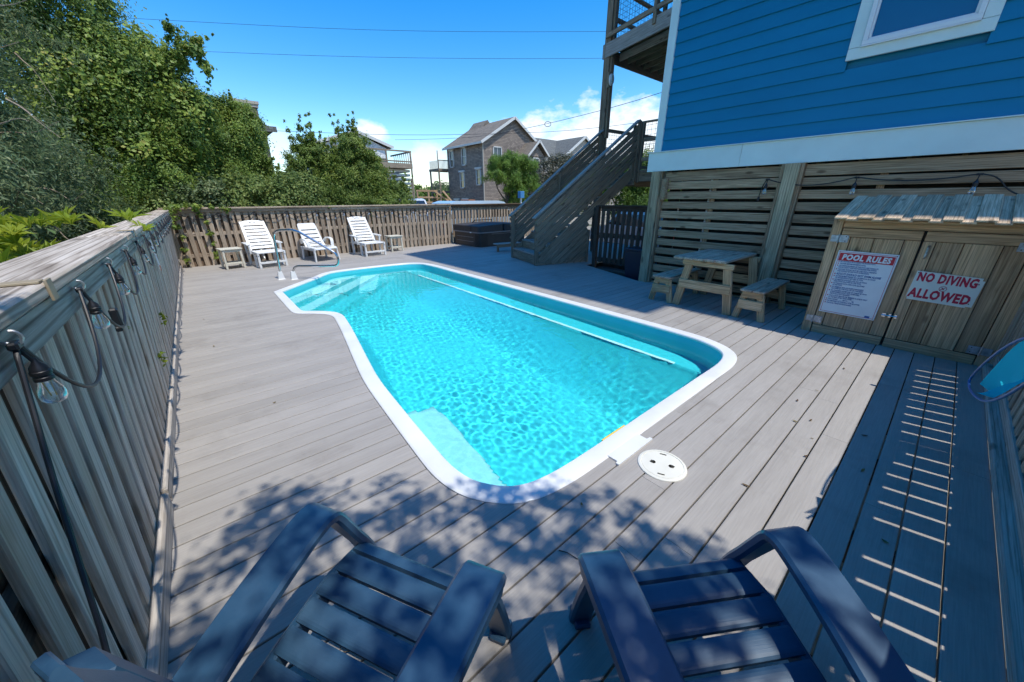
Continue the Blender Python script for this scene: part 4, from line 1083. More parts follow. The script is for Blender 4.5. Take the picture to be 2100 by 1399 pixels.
# ------------------------------------------------------------------ white loungers and side tables
def lounger(label, x, y, rot, group):
    r = thing('sun_lounger', label, 'sun lounger', (x, y, 0), group)
    Mr = Matrix.Translation((x, y, 0)) @ Matrix.Rotation(rot, 4, 'Z')
    # local: foot end at -y, back at +y
    hinge_y, sh = .66, .345
    def lp(n, a, b_, w, t_, nn, par=r, m='white_plastic', ch=.004):
        a, b_ = Mr @ Vector(a), Mr @ Vector(b_); return plank(n, par, a, b_, w, t_, Mr.to_3x3() @ Vector(nn), m, ch)
    for i in range(7): lp('seat_slat', (-.25, .05+i*.09, sh), (.25, .05+i*.09, sh), .078, .022, (0, 0, 1))
    for s in (-1, 1):
        lp('seat_rail', (s*.275, .0, sh-.015), (s*.275, 1.05, sh-.015), .07, .04, (1, 0, 0)); 
        for yy in (.04, .36, .98): lp('leg', (s*.272, yy, 0), (s*.272, yy, sh-.02), .055, .045, (1, 0, 0))
        lp('arm', (s*.335, .40, .515), (s*.335, .86, .53), .09, .03, (0, 0, 1)); lp('arm_post', (s*.32, .45, .30), (s*.33, .43, .51), .05, .035, (1, 0, 0)); lp('arm_post', (s*.32, .82, .30), (s*.33, .82, .52), .05, .035, (1, 0, 0))
    ang = R(52); d = Vector((0, math.cos(ang), math.sin(ang))); nn = Vector((0, -math.sin(ang), math.cos(ang))); h0 = Vector((0, hinge_y, sh+.02))
    for s in (-1, 1): lp('back_rail', h0+Vector((s*.262, 0, 0)), h0+Vector((s*.235, 0, 0))+d*.80, .06, .03, nn)
    for i in range(7): 
        c = h0+d*(.06+i*.094); w_ = .24-.003*i; lp('back_slat', c+Vector((-w_, 0, 0)), c+Vector((w_, 0, 0)), .068, .02, nn)
    # rounded head board with grip slot
    hc = h0+d*.745; b = MB(); pr = [(-.235, -.055), (.235, -.055), (.235, .045), (.15, .075), (0, .088), (-.15, .075), (-.235, .045)]
    Mh = Mr @ Matrix(((1, 0, 0, hc.x), (0, d.y, nn.y, hc.y), (0, d.z, nn.z, hc.z), (0, 0, 0, 1)))
    hb = put('head_board', MB().prism(pr, -.012, .012), 'white_plastic', r, Mh)
    slot = MB(); slot.tube([(-.06, .012, .0125), (-.03, .03, .0125), (0, .034, .0125), (.03, .03, .0125), (.06, .012, .0125)], .008, 6); put('grip_slot', slot, 'dark_hole', hb, Mh)
    lp('cross_bar', (-.27, .02, .12), (.27, .02, .12), .045, .03, (0, 1, 0)); lp('prop', (0, .75, .12), (0, 1.05, .55), .05, .03, (1, 0, 0))
    return r
lounger('white slatted lounger with open arms beside the left-hand side table', 1.245, 10.22, R(6), 'white loungers along the back fence')
lounger('white slatted lounger with open arms next to the house shadow', 3.765, 10.38, R(2), 'white loungers along the back fence')
# moulded one in the middle
ml = thing('sun_lounger', 'moulded white lounger with curved high back between the two slatted ones', 'sun lounger', (2.5, 10.5, 0), 'white loungers along the back fence')
Mr = Matrix.Translation((2.48, 10.35, 0)) @ Matrix.Rotation(R(8), 4, 'Z')
b = MB(); v = []; pth = [(.0, .30), (.05, .335), (.30, .335), (.60, .325), (.70, .345), (.80, .47), (.92, .66), (1.02, .82), (1.06, .885), (1.085, .89)]
b.ribbon([Mr @ Vector((0, y_, z_)) for y_, z_ in pth], Mr.to_3x3() @ Vector((1, 0, 0)), [.50, .56, .58, .56, .52, .50, .49, .47, .44, .38], .028, .008); put('seat_shell', b, 'white_plastic', ml)
for i, (y_, z_) in enumerate(((.765, .425), (.83, .53), (.895, .63), (.96, .735), (.735, .385))):
    b = MB(); b.bar(Mr @ Vector((-.19, y_-.016, z_+.006)), Mr @ Vector((.19, y_-.016, z_+.006)), .016, .006, Mr.to_3x3() @ Vector((0, -.85, .52))); put('slot', b, 'dark_hole', ml)
for i in range(5):
    b = MB(); b.bar(Mr @ Vector((-.2, .14+i*.1, .3515)), Mr @ Vector((.2, .14+i*.1, .3515)), .014, .004); put('slot', b, 'dark_hole', ml)
for s in (-1, 1):
    b = MB(); b.ribbon([Mr @ Vector(p) for p in ((s*.30, .03, .0), (s*.285, .06, .20), (s*.28, .08, .32))], Mr.to_3x3() @ Vector((0, 1, 0)), [.06, .07, .09], .035, .006); put('leg', b, 'white_plastic', ml)
    b = MB(); b.ribbon([Mr @ Vector(p) for p in ((s*.30, .86, .0), (s*.29, .82, .32))], Mr.to_3x3() @ Vector((0, 1, 0)), [.06, .09], .035, .006); put('leg', b, 'white_plastic', ml)
    pts = smoothline([Mr @ Vector(p) for p in ((s*.29, .30, .33), (s*.315, .34, .49), (s*.32, .42, .535), (s*.32, .66, .54), (s*.31, .76, .50), (s*.28, .80, .42))], 2)
    b = MB(); b.ribbon(pts, Mr.to_3x3() @ Vector((1, 0, 0)), .075, .03, .008); put('arm', b, 'white_plastic', ml)
    b = MB(); b.bar(Mr @ Vector((s*.275, .02, .30)), Mr @ Vector((s*.275, .95, .30)), .07, .03, Mr.to_3x3() @ Vector((1, 0, 0)), .005); put('seat_rail', b, 'white_plastic', ml)
def side_table(label, x, y, rot):
    r = thing('side_table', label, 'side table', (x, y, 0), 'small white side tables'); Mt = Matrix.Translation((x, y, 0)) @ Matrix.Rotation(rot, 4, 'Z'); R3 = Mt.to_3x3()
    for i in range(4): plank('top_slat', r, Mt @ Vector((-.21, -.15+i*.1, .445)), Mt @ Vector((.21, -.15+i*.1, .445)), .097, .022, R3 @ Vector((0, 0, 1)), 'aged_plastic', .004)
    for a in (-1, 1):
        for c in (-1, 1): plank('leg', r, Mt @ Vector((a*.175, c*.165, 0)), Mt @ Vector((a*.165, c*.155, .434)), .05, .04, R3 @ Vector((1, 0, 0)), 'aged_plastic')
        plank('apron', r, Mt @ Vector((-.19, a*.165, .405)), Mt @ Vector((.19, a*.165, .405)), .05, .02, R3 @ Vector((0, 1, 0)), 'aged_plastic'); plank('stretcher', r, Mt @ Vector((-.17, a*.16, .12)), Mt @ Vector((.17, a*.16, .12)), .045, .02, R3 @ Vector((0, 1, 0)), 'aged_plastic')
    plank('lower_shelf', r, Mt @ Vector((-.16, 0, .13)), Mt @ Vector((.16, 0, .13)), .26, .015, R3 @ Vector((0, 0, 1)), 'aged_plastic')
    return r
side_table('cream plastic side table at the far left of the lounger row', .50, 10.78, R(10)); side_table('cream plastic side table right of the last lounger, near the hot tub', 4.62, 11.1, R(4))

# ------------------------------------------------------------------ pool hand rail, lid, hot tub, step
hr = thing('pool_handrail', 'bent stainless steel hand rail standing at the pool entry steps', 'handrail', (1.2, 8.42, 0))
ho = Vector((1.094, 8.518, 0)); hd = Vector((.748, -.664, 0)); HP = lambda s, z: ho+hd*s+Vector((0, 0, z))
def fillet(pts, r, n=6):
    out = [pts[0]]
    for i in range(1, len(pts)-1):
        a, p, c = pts[i-1], pts[i], pts[i+1]; u = (a-p).normalized(); w = (c-p).normalized(); d = min(r, (a-p).length*.45, (c-p).length*.45)
        q0, q1 = p+u*d, p+w*d
        for k in range(n+1): t_ = k/n; out.append(q0*(1-t_)**2+p*2*t_*(1-t_)+q1*t_*t_)
    return out+[pts[-1]]
b = MB(); b.tube(fillet([HP(.0, .0), HP(.035, .50), HP(.06, .945), HP(.50, .965), HP(1.235, .50), HP(1.23, .275), HP(.30, .262), HP(.27, .0)], .16, 8), .0215, 14); put('rail', b, 'steel', hr)
for s in (0, .262):
    c = HP(s+.005, 0); b = MB(); v = []
    b.add([(c.x+a*.065, c.y+d*.065, .002) for a, d in ((-1, -1), (1, -1), (1, 1), (-1, 1))]+[(c.x+a*.055, c.y+d*.055, .02) for a, d in ((-1, -1), (1, -1), (1, 1), (-1, 1))]+[(c.x+a*.034, c.y+d*.034, .16) for a, d in ((-1, -1), (1, -1), (1, 1), (-1, 1))],
          [(0, 1, 5, 4), (1, 2, 6, 5), (2, 3, 7, 6), (3, 0, 4, 7), (4, 5, 9, 8), (5, 6, 10, 9), (6, 7, 11, 10), (7, 4, 8, 11), (8, 9, 10, 11), (3, 2, 1, 0)]); put('escutcheon', b, 'white_plastic', hr)
lid = thing('access_lid', 'round cream skimmer lid lying in the deck boards near the pool corner', 'lid', (1.803, .74, 0))
b = MB(); b.lathe([(.0, .010), (.112, .010), (.117, .0095), (.118, .007), (.121, .007), (.122, .0105), (.130, .0105), (.138, .007), (.140, .001)], 40, Matrix.Translation((1.803, .74, 0))); put('disc', b, 'lid_plastic', lid)
b = MB()
for a in (R(25), R(205)):
    for s in (-.35, 0, .35): pass
    pts = [(1.803+.095*math.cos(a+t_), .74+.095*math.sin(a+t_), .0105) for t_ in np.linspace(-.2, .2, 6)]; b.tube(pts, .004, 6)
for a in (R(115), R(295)):
    b.lathe([(.0, .0), (.014, .0)], 10, Matrix.Translation((1.803+.05*math.cos(a), .74+.05*math.sin(a), .0112)))
    b.box((1.803+.058*math.cos(a), .74+.058*math.sin(a), .0112), (.022, .018, .001))
put('finger_hole', b, 'dark_hole', lid)
tb = thing('hot_tub', 'dark grey hot tub with folded vinyl cover in the far corner of the deck', 'hot tub', (8.05, 10.7, 0))
def rrect(x0, x1, y0, y1, r, n=6):
    o = []
    for cx, cy_, a0 in ((x1-r, y1-r, 0), (x0+r, y1-r, 90), (x0+r, y0+r, 180), (x1-r, y0+r, 270)):
        for k in range(n+1): a = R(a0+90*k/n); o.append((cx+r*math.cos(a), cy_+r*math.sin(a)))
    return o
tx0, tx1, ty0, ty1 = 6.98, 9.08, 9.88, 11.52
b = MB(); b.prism(rrect(tx0+.02, tx1-.02, ty0+.02, ty1-.02, .16), .002, .44); put('cabinet', b, 'tub_body', tb)
b = MB(); b.prism(rrect(tx0-.01, tx1+.01, ty0-.01, ty1+.01, .18), .44, .475); put('rim', b, 'tub_rim', tb)
for xa, xb in ((tx0, (tx0+tx1)/2-.02), ((tx0+tx1)/2+.02, tx1)):
    b = MB(); P4 = rrect(xa, xb, ty0, ty1, .10, 4); n = len(P4); mid = (tx0+tx1)/2
    hz = lambda x_: .665+.045*(1-abs(x_-mid)/1.05)
    v = [(x_, y_, .478) for x_, y_ in P4]+[(x_, y_, hz(x_)-.02) for x_, y_ in P4]+[((x_-mid)*.985+mid, (y_-10.7)*.985+10.7, hz(x_)) for x_, y_ in P4]
    b.add(v, [tuple(range(n))[::-1], tuple(range(2*n, 3*n))]+[(i, (i+1) % n, n+(i+1) % n, n+i) for i in range(n)]+[(n+i, n+(i+1) % n, 2*n+(i+1) % n, 2*n+i) for i in range(n)]); put('cover', b, 'tub_cover', tb)
b = MB()
for i in range(9): b.box((tx0+.06+i*.035, ty0+.018, .22), (.012, .008, .40)); b.box((tx0+.018, ty0+.06+i*.035, .22), (.008, .012, .40)) if i < 7 else None
put('corner_rib', b, 'tub_body', tb)
b = MB(); b.box((tx0+.015, 10.75, .30), (.012, 1.0, .012)); b.box((tx0+.015, 10.75, .16), (.012, 1.0, .012)); b.box((8.1, ty0+.014, .40), (1.2, .01, .012)); put('panel_line', b, 'tub_rim', tb)
for y_ in (10.35,): put('strap', MB().box((tx0-.004, y_, .55), (.008, .05, .20)), 'strap_black', tb); put('buckle', MB().box((tx0-.012, y_, .455), (.012, .09, .035), .003), 'sign_white', tb)
put('strap', MB().box((8.35, ty0-.004, .52), (.05, .008, .25)), 'strap_black', tb)
put('cover_lifter', MB().tube([(7.7, 11.3, .70), (7.75, 11.2, .78), (8.5, 11.2, .78), (8.55, 11.3, .70)], .014, 8), 'strap_black', tb)
sb = thing('spa_step', 'low grey wooden step bench in front of the hot tub, half hidden by the stairs', 'step', (6.95, 8.75, 0))
plank('tread', sb, (6.75, 8.75, .225), (7.6, 8.62, .225), .26, .035, (0, 0, 1), 'stair_cap', .005)
plank('apron', sb, (6.76, 8.64, .17), (7.58, 8.51, .17), .07, .025, (0, 1, 0), 'stair_wood')
for p in ((6.84, 8.73), (7.45, 8.64)): plank('leg', sb, (*p, 0), (*p, .21), .06, .05, (1, 0, 0), 'stair_wood')
# ------------------------------------------------------------------ string lights
def bulb_at(root, p, tilt=(0, 0), detail=True, s=1.0):
    p = Vector(p); d = Vector((tilt[0], tilt[1], -1)).normalized(); M4 = axes((1, 0, 0) if abs(d.x) < .9 else (0, 1, 0), -d).to_4x4()
    M4.translation = p
    sk_ = put('socket', MB().lathe([(.0, .0), (.006*s, -.0), (.008*s, -.012*s), (.019*s, -.028*s), (.021*s, -.04*s), (.023*s, -.042*s), (.023*s, -.052*s), (.0205*s, -.054*s), (.0205*s, -.06*s), (.022*s, -.062*s), (.022*s, -.072*s), (.018*s, -.074*s), (0, -.074*s)], 16 if detail else 8, M4), 'rubber', root)
    put('bulb', MB().lathe([(.0165*s, -.074*s), (.019*s, -.085*s), (.027*s, -.105*s), (.030*s, -.12*s), (.029*s, -.133*s), (.023*s, -.145*s), (.012*s, -.152*s), (.0, -.153*s)], 18 if detail else 8, M4), 'bulb_glass', root)
    if detail:
        b = MB()
        for a in (-.006, .006): b.tube([M4 @ Vector((a, .0, -.075*s)), M4 @ Vector((a*.6, .003, -.13*s))], .0016*s, 5)
        put('filament', b, 'filament', root)
def swag(a, b_, sag, n=14, out=Vector((0, 0, 0))):
    a, b_ = Vector(a), Vector(b_)
    return [a.lerp(b_, k/n)+Vector((0, 0, -sag*4*(k/n)*(1-k/n)))+out*(4*(k/n)*(1-k/n)) for k in range(n+1)]
sl = thing('string_lights', 'black cable of clear bulbs hanging in loops from hooks on the left fence', 'string lights', (-.30, 5, 1.2))
hy = [1.13+.615*i for i in range(16)]; cable = []
XC = -.325
first = smoothline([(XC+.005, .2, .52), (XC+.005, .5, .46), (XC, .78, .60), (XC-.003, .97, .95), (XC, hy[0]-.012, 1.22)], 2)
cable += first
for i in range(len(hy)-1):
    sg_ = .17+.05*rnd.random() if i else .21
    cable += swag((XC, hy[i]+.008, 1.24), (XC, hy[i+1]-.008, 1.24), sg_, 16, Vector((.015, 0, 0)))
put('cable', MB().tube(cable, .0048, 8), 'rubber', sl)
for i, y_ in enumerate(hy):
    b = MB(); b.box((XC, y_, 1.236), (.016, .032, .016), .004); b.tube([(XC, y_, 1.232), (XC+.006, y_+.004, 1.212), (XC+.010, y_+.006, 1.198)], .004, 7); put('hanger', b, 'rubber', sl)
    bulb_at(sl, (XC+.011, y_+.007, 1.203), (.10*rnd.uniform(.2, 1), rnd.uniform(-.05, .08)), i < 8, .68)
    h = MB(); h.tube([(-.345, y_+.01, 1.244), (-.33, y_+.005, 1.238)]+[(-.324+.012*math.cos(a), y_+.002, 1.251+.014*math.sin(a)) for a in np.linspace(-2.4, 1.6, 10)], .0032, 6); put('hook', h, 'brass_hook', lf)
b = MB(); b.box((XC+.004, hy[1]+.30, 1.07), (.026, .032, .075), .006); b.box((XC+.004, hy[1]+.285, 1.03), (.02, .05, .02), .004); put('plug', b, 'rubber', sl)
# on the back fence
sl2 = thing('string_lights', 'thin dark string of lights looped along the brown back fence', 'string lights', (3, 11.54, 1.1)); cb2 = []
for i in range(10):
    a, c = -.2+i*.72, -.2+(i+1)*.72; cb2 += swag((a, 11.545, 1.215), (c, 11.545, 1.215), .14+.04*rnd.random(), 10)
    bulb_at(sl2, (c-.0, 11.535, 1.20), (0, -.05), False)
    for q in (.33, .66): bulb_at(sl2, (a+(c-a)*q, 11.535, 1.215-.145*4*q*(1-q)), (0, -.05), False, .8)
put('cable', MB().tube(cb2, .0065, 6), 'rubber', sl2)
# under the house
sl3 = thing('string_lights', 'black string of three clear bulbs strung along the slats under the house', 'string lights', (6.33, 1, 1.7)); X3 = HX-.035
hh = [(1.895, 1.735), (.94, 1.722), (-.02, 1.715)]
pts = smoothline([(X3, 1.96, 1.50), (X3, 1.955, 1.58), (X3, 1.93, 1.69), (X3, 1.895, 1.735)], 2)+swag((X3-.05, 1.89, 1.735), (X3-.05, .945, 1.722), .085, 14)+swag((X3-.02, .935, 1.722), (X3-.02, -.015, 1.715), .05, 14)+smoothline([(X3, -.03, 1.715), (X3, -.15, 1.68), (X3, -.26, 1.53), (X3, -.5, 1.45)], 2)
put('cable', MB().tube(pts, .0065, 7), 'rubber', sl3); put('plug', MB().box((X3, 1.962, 1.475), (.025, .025, .06), .004), 'rubber', sl3)
for y_, z_ in hh:
    put('hanger', MB().box((X3-.01, y_, z_-.005), (.022, .05, .022), .004), 'rubber', sl3); put('lead', MB().tube([(X3-.01, y_, z_), (X3-.012, y_+.002, z_-.055)], .0055, 6), 'rubber', sl3); bulb_at(sl3, (X3-.012, y_+.002, z_-.05), (-.05, .02))

# clips on the fence cap
for y_, lab in ((1.50, 'tan plastic clip on the left fence cap, nearest the camera'), (3.72, 'tan plastic clip further along the left fence cap')):
    o = thing('cap_clip', lab, 'clip', (-.35, y_, 1.31), 'clips on the fence cap')
    put('top_tab', MB().box((-.375, y_, 1.3055), (.075, .045, .006), .001), 'tan_clip', o); put('side_tab', MB().box((-.3275, y_, 1.283), (.006, .045, .055), .001), 'tan_clip', o)
# paper tag hanging on the far stretch of the left fence
tg = thing('paper_tag', 'small white tag with an orange foot hung on the far part of the left fence', 'tag', (-.40, 5.3, .95))
put('sheet', MB().box((-.375, 5.3, .98), (.004, .16, .30), .001), 'sign_white', tg); put('orange_patch', MB().box((-.371, 5.28, .84), (.004, .06, .05)), 'rust', tg)

# ------------------------------------------------------------------ leaf skimmer net leaning at the right
ln = thing('leaf_net', 'blue leaf skimmer net on a pole propped against the right-hand fence', 'pool net', (1.5, -.2, 1.0))
sy = -.35; k_ = .70; Q = lambda x, z, dy=0: Vector((x*k_, sy+dy, 1.5+(z-1.5)*k_))
loop = smoothline([Q(3.35, .72), Q(3.6, .74), Q(4.0, .62, .01), Q(4.55, .34, .015), Q(5.02, -.02, .02), Q(4.86, -.06, .02), Q(4.45, .01, .015), Q(4.0, .13, .01), Q(3.62, .31, .005), Q(3.40, .47), Q(3.0, .75)], 3)
put('hoop', MB().tube(loop, .006, 8), 'net_blue', ln)
up_ = [Q(3.4, .70), Q(3.7, .70), Q(4.1, .58), Q(4.5, .22), Q(4.66, .05)]; lo_ = [Q(3.05, .82), Q(3.4, .52), Q(3.85, .33), Q(4.3, .10), Q(4.60, -.01)]
v = []; n = len(up_)
up_ = smoothline(up_, 2); lo_ = smoothline(lo_, 2); n = min(len(up_), len(lo_)); m_ = 8
for i in range(n):
    for j in range(m_+1):
        t_ = j/m_; p = up_[i].lerp(lo_[i], t_); p = p+Vector((0, -.07*math.sin(math.pi*t_), -.03*math.sin(math.pi*t_))); v.append(p)
b = MB(); b.add(v, [(i*(m_+1)+j, i*(m_+1)+j+1, (i+1)*(m_+1)+j+1, (i+1)*(m_+1)+j) for i in range(n-1) for j in range(m_)], True); put('net', b, 'net_fabric', ln)
put('pole', MB().tube([Q(3.3, .72), (1.2, -.45, .55), (.35, -.49, .02)], .014, 10), 'net_blue', ln)

# ------------------------------------------------------------------ fallen leaves and twigs on the deck
def leaf_mesh(L, w, curl):
    b = MB(); n = 5; v = []
    for i in range(n+1):
        t_ = i/n; ww = w*math.sin(math.pi*min(1, t_*.94+.04))**.8; z = curl*(2*t_-1)**2*L
        v += [(L*(t_-.5), -ww/2, z+.25*ww), (L*(t_-.5), 0, z), (L*(t_-.5), ww/2, z+.25*ww)]
    b.add(v, [(i*3+k, i*3+k+1, i*3+k+4, i*3+k+3) for i in range(n) for k in range(2)]); return b.mesh('fallen_leaf', 'leaf_fall')
tf = NT('leaf_fall'); oi = tf.n('ShaderNodeObjectInfo'); tf.set(Base_Color=tf.ramp(oi.outputs['Random'], [(0, (.10, .05, .02)), (.5, (.16, .11, .03)), (1, (.22, .17, .06))]), Roughness=.8)
LM = [leaf_mesh(.05, .02, .15), leaf_mesh(.035, .018, .25), leaf_mesh(.06, .016, .1)]
def on_water_or_chair(x, y): return len(crossings(OUT, y)) > 0 and crossings(OUT, y)[0] < x < crossings(OUT, y)[-1]
spots = [(4.32, .30), (3.62, .36), (3.30, .42), (3.05, .28), (2.95, .35), (2.80, .22), (2.55, .2), (2.0, .35), (2.65, -.05), (2.1, -.2), (1.85, .02), (3.1, .0), (.15, 3.1), (-.15, 4.9), (.55, 9.3), (1.9, 9.4), (.45, 8.2), (-.2, 6.2), (1.2, .86), (-.1, 1.45)]
for (x, y_) in spots:
    if on_water_or_chair(x, y_): continue
    o = put('fallen_leaf', LM[rnd.randrange(3)], None, None, Matrix.Translation((x, y_, .004)) @ Matrix.Rotation(rnd.uniform(0, 6.28), 4, 'Z') @ Matrix.Rotation(rnd.uniform(-.3, .3), 4, 'X') @ Matrix.Scale(rnd.uniform(.45, .85), 4))
    tag(o, 'small dry brown leaf lying on the grey deck boards', 'leaf', 'dry leaves scattered on the deck')
for i, (x, y_, a, lab) in enumerate(((.93, .72, 1.9, 'thin dry twig on the deck in front of the chairs'), (.28, 1.22, .2, 'bent dry twig on the deck beside the left chair arm'), (.02, .98, 2.0, 'cluster of dry twigs on the deck under the left chair arm'))):
    b = MB(); dx, dy = math.cos(a), math.sin(a)
    b.tube([(x-.05*dx, y_-.05*dy, .004), (x, y_, .012), (x+.05*dx, y_+.04*dy, .004)], .0022, 5)
    if i == 2: b.tube([(x, y_, .01), (x+.03, y_+.035, .015)], .002, 5); b.tube([(x-.02, y_, .008), (x+.0, y_-.05, .012)], .002, 5); b.tube([(x-.03, y_+.03, .008), (x+.04, y_-.02, .02)], .002, 5)
    o = put('twig', b, 'bark'); tag(o, lab, 'twig', 'twigs on the deck')
# ------------------------------------------------------------------ neighbour houses
def quad(b, a, c, d, e): b.add([a, c, d, e], [(0, 1, 2, 3)])
def window_on(parent, kind, c, w, h, axis, head=True, cross=True):
    """axis 'x': wall faces -x, 'y': wall faces -y"""
    def bx(cc, sy_, sz_, t_): 
        return (t_, sy_, sz_) if axis == 'x' else (sy_, t_, sz_)
    off = (lambda d, dy, dz: (c[0]-d, c[1]+dy, c[2]+dz)) if axis == 'x' else (lambda d, dy, dz: (c[0]+dy, c[1]-d, c[2]+dz))
    b = MB(); fw = .10
    for dy, dz, sy_, sz_ in ((-w/2, 0, fw, h+fw), (w/2, 0, fw, h+fw), (0, -h/2, w+fw, fw), (0, h/2, w+fw, fw)): b.box(off(.05, dy, dz), bx(0, sy_, sz_, .12))
    if cross: b.box(off(.03, 0, 0), bx(0, .05, h, .06)) if kind == 'v' else b.box(off(.03, 0, 0), bx(0, w, .05, .06))
    if head: b.box(off(.09, 0, h/2+.12), bx(0, w+.35, .18, .2))
    f = put('window', b, 'far_trim', parent); g_ = MB(); g_.box(off(.01, 0, 0), bx(0, w, h, .02)); put('pane', g_, 'far_glass', f); return f
sh_ = thing('shingle_house', 'three-storey brown cedar shingle house with gabled roof in the middle distance', 'house', (30.3, 39, GZ))
x0, x1, y0, y1 = 26.0, 34.3, 35.5, 43.0; ze, zr = 7.35, 10.0; xm = 30.35
b = MB(); b.add([(x0, y0, GZ), (x1, y0, GZ), (x1, y1, GZ), (x0, y1, GZ), (x0, y0, ze), (x1, y0, ze), (x1, y1, ze), (x0, y1, ze), (xm, y0, zr-.15), (xm, y1, zr-.15)], [(0, 1, 5, 8, 4), (1, 2, 6, 5), (2, 3, 7, 9, 6), (3, 0, 4, 7)]); put('wall', b, 'shingle_wall', sh_)
b = MB(); ov = .45; sl_ = (zr-ze)/(xm-x0)
for s in (-1, 1):
    xe = (x0-ov) if s < 0 else (x1+ov); zE = ze-ov*sl_+.12; p = [(xe, y0-.35, zE), (xm, y0-.35, zr), (xm, y1+.3, zr), (xe, y1+.3, zE)]
    b.add(p+[(a[0], a[1], a[2]-.16) for a in p], [(0, 1, 2, 3), (7, 6, 5, 4), (0, 4, 5, 1), (1, 5, 6, 2), (2, 6, 7, 3), (3, 7, 4, 0)])
rf_ = put('roof', b, 'roof_brown', sh_)
b = MB()
for s in (-1, 1):
    xe = (x0-ov) if s < 0 else (x1+ov); zE = ze-ov*sl_+.0; b.bar((xe, y0-.38, zE+.02), (xm, y0-.38, zr-.10), .26, .06, (0, -1, 0))
b.bar((x0-ov-.03, y0-.35, ze-ov*sl_+.02), (x0-ov-.03, y1+.3, ze-ov*sl_+.02), .2, .05, (-1, 0, 0)); put('fascia', b, 'far_trim', rf_)
b = MB(); b.add([(29.0, 40.2, zr-1), (31.6, 40.2, zr-1), (30.3, 40.2, zr+.35), (29.0, 43.2, zr-1), (31.6, 43.2, zr-1), (30.3, 43.2, zr+.35)], [(0, 1, 2), (0, 2, 5, 3), (1, 4, 5, 2)]); put('cross_gable', b, 'roof_brown', rf_)
put('corner_trim', MB().box((x0-.03, y0-.03, 3.6), (.12, .12, 7.6)), 'cream_siding', sh_)
for yy, zz, w_, h_ in ((41.9, 5.95, .8, 1.75), (39.2, 6.05, .85, 1.8), (39.75, 3.55, .85, 1.7), (36.4, 3.75, .8, 1.6), (41.2, .9, .9, .85), (39.3, .9, .95, .9)): window_on(sh_, 'h', (x0, yy, zz), w_, h_, 'x')
window_on(sh_, 'v', (27.95, y0, 6.15), 1.15, 1.35, 'y', False)
# small gabled porch roof on the end wall
b = MB(); b.add([(30.6, y0-2.4, 6.0), (33.9, y0-2.4, 6.0), (32.25, y0-2.4, 7.55), (30.6, y0, 6.0), (33.9, y0, 6.0), (32.25, y0, 7.55)], [(0, 2, 5, 3), (1, 4, 5, 2)])
po = put('porch_roof', b, 'roof_brown', sh_); b = MB(); b.box((32.25, y0-1.0, 3.0), (2.7, 2.0, 5.9)); b.add([(30.9, y0-2.0, 5.9), (33.6, y0-2.0, 5.9), (32.25, y0-2.0, 7.2)], [(0, 1, 2)]); put('porch_wall', b, 'shingle_wall', sh_)
b = MB(); b.bar((30.5, y0-2.42, 5.9), (32.25, y0-2.42, 7.55), .2, .05, (0, -1, 0)); b.bar((34, y0-2.42, 5.9), (32.25, y0-2.42, 7.55), .2, .05, (0, -1, 0)); put('porch_fascia', b, 'far_trim', po)
window_on(sh_, 'v', (32.0, y0-2.0, 5.2), 1.0, 1.2, 'y', False)
b = MB()
for zz in (2.3, 4.85):
    b.box((26.0, 44.3, zz), (2.6, 2.4, .25)); b.box((24.75, 43.2, zz+1.05), (.08, .08, 2.1) if zz > 4 else (.08, .08, 2.4)); b.box((25.9, 43.12, zz+1.05), (2.4, .06, .1))
    for i in range(14): b.box((24.8+i*.17, 43.12, zz+.55), (.05, .04, .95))
    for i in range(10): b.box((24.72, 43.2+i*.22, zz+.55), (.04, .05, .95))
b.box((24.78, 43.15, 2), (.16, .16, 5.6)); b.box((24.78, 45.3, 2), (.16, .16, 5.6)); put('rear_porch', b, 'far_wood', sh_)

wh = thing('white_house', 'white beach house on slatted base with upper deck behind the shrubs', 'house', (13, 40, GZ))
wx0, wx1, wy0, wy1 = 10.1, 15.6, 36.6, 46; b = MB()
b.add([(wx0, wy0, 3.2), (wx1, wy0, 3.2), (wx1, wy1, 3.2), (wx0, wy1, 3.2), (wx0, wy0, 5.9), (wx1, wy0, 5.9), (wx1, wy1, 5.9), (wx0, wy1, 5.9), (12.9, wy0, 7.0), (12.9, wy1, 7.0)], [(0, 1, 5, 8, 4), (1, 2, 6, 5), (2, 3, 7, 9, 6), (3, 0, 4, 7)]); put('wall', b, 'white_siding', wh)
b = MB()
for s, xe in ((-1, 9.4), (1, 16.2)):
    zE = 5.86 if s < 0 else 5.98; p = [(xe, wy0-.25, zE+.12), (12.9, wy0-.25, 7.16), (12.9, wy1, 7.16), (xe, wy1, zE+.12)]; b.add(p+[(a[0], a[1], a[2]-.14) for a in p], [(0, 1, 2, 3), (7, 6, 5, 4), (0, 4, 5, 1), (2, 6, 7, 3), (3, 7, 4, 0)])
wr = put('roof', b, 'roof_grey', wh); b = MB(); b.bar((9.4, wy0-.28, 5.9), (12.9, wy0-.28, 7.08), .24, .05, (0, -1, 0)); b.bar((16.2, wy0-.28, 6.0), (12.9, wy0-.28, 7.08), .24, .05, (0, -1, 0)); put('fascia', b, 'far_trim', wr)
window_on(wh, 'v', (12.2, wy0, 5.6), 1.0, 1.3, 'y', False); window_on(wh, 'v', (14.6, wy0, 4.3), 1.8, 1.6, 'y', False)
b = MB(); b.box((13.5, wy0-1.1, 4.35), (7.0, 2.2, .42)); put('deck_frame', b, 'far_wood', wh)
for i in range(10): plank('base_slat', wh, (10, wy0-1.6, 3.95-i*.36), (16.9, wy0-1.6, 3.95-i*.36), .2, .04, (0, -1, 0), 'far_trim'); plank('base_slat', wh, (16.95, wy0-1.6, 3.95-i*.36), (16.95, wy0+3, 3.95-i*.36), .2, .04, (1, 0, 0), 'far_trim')
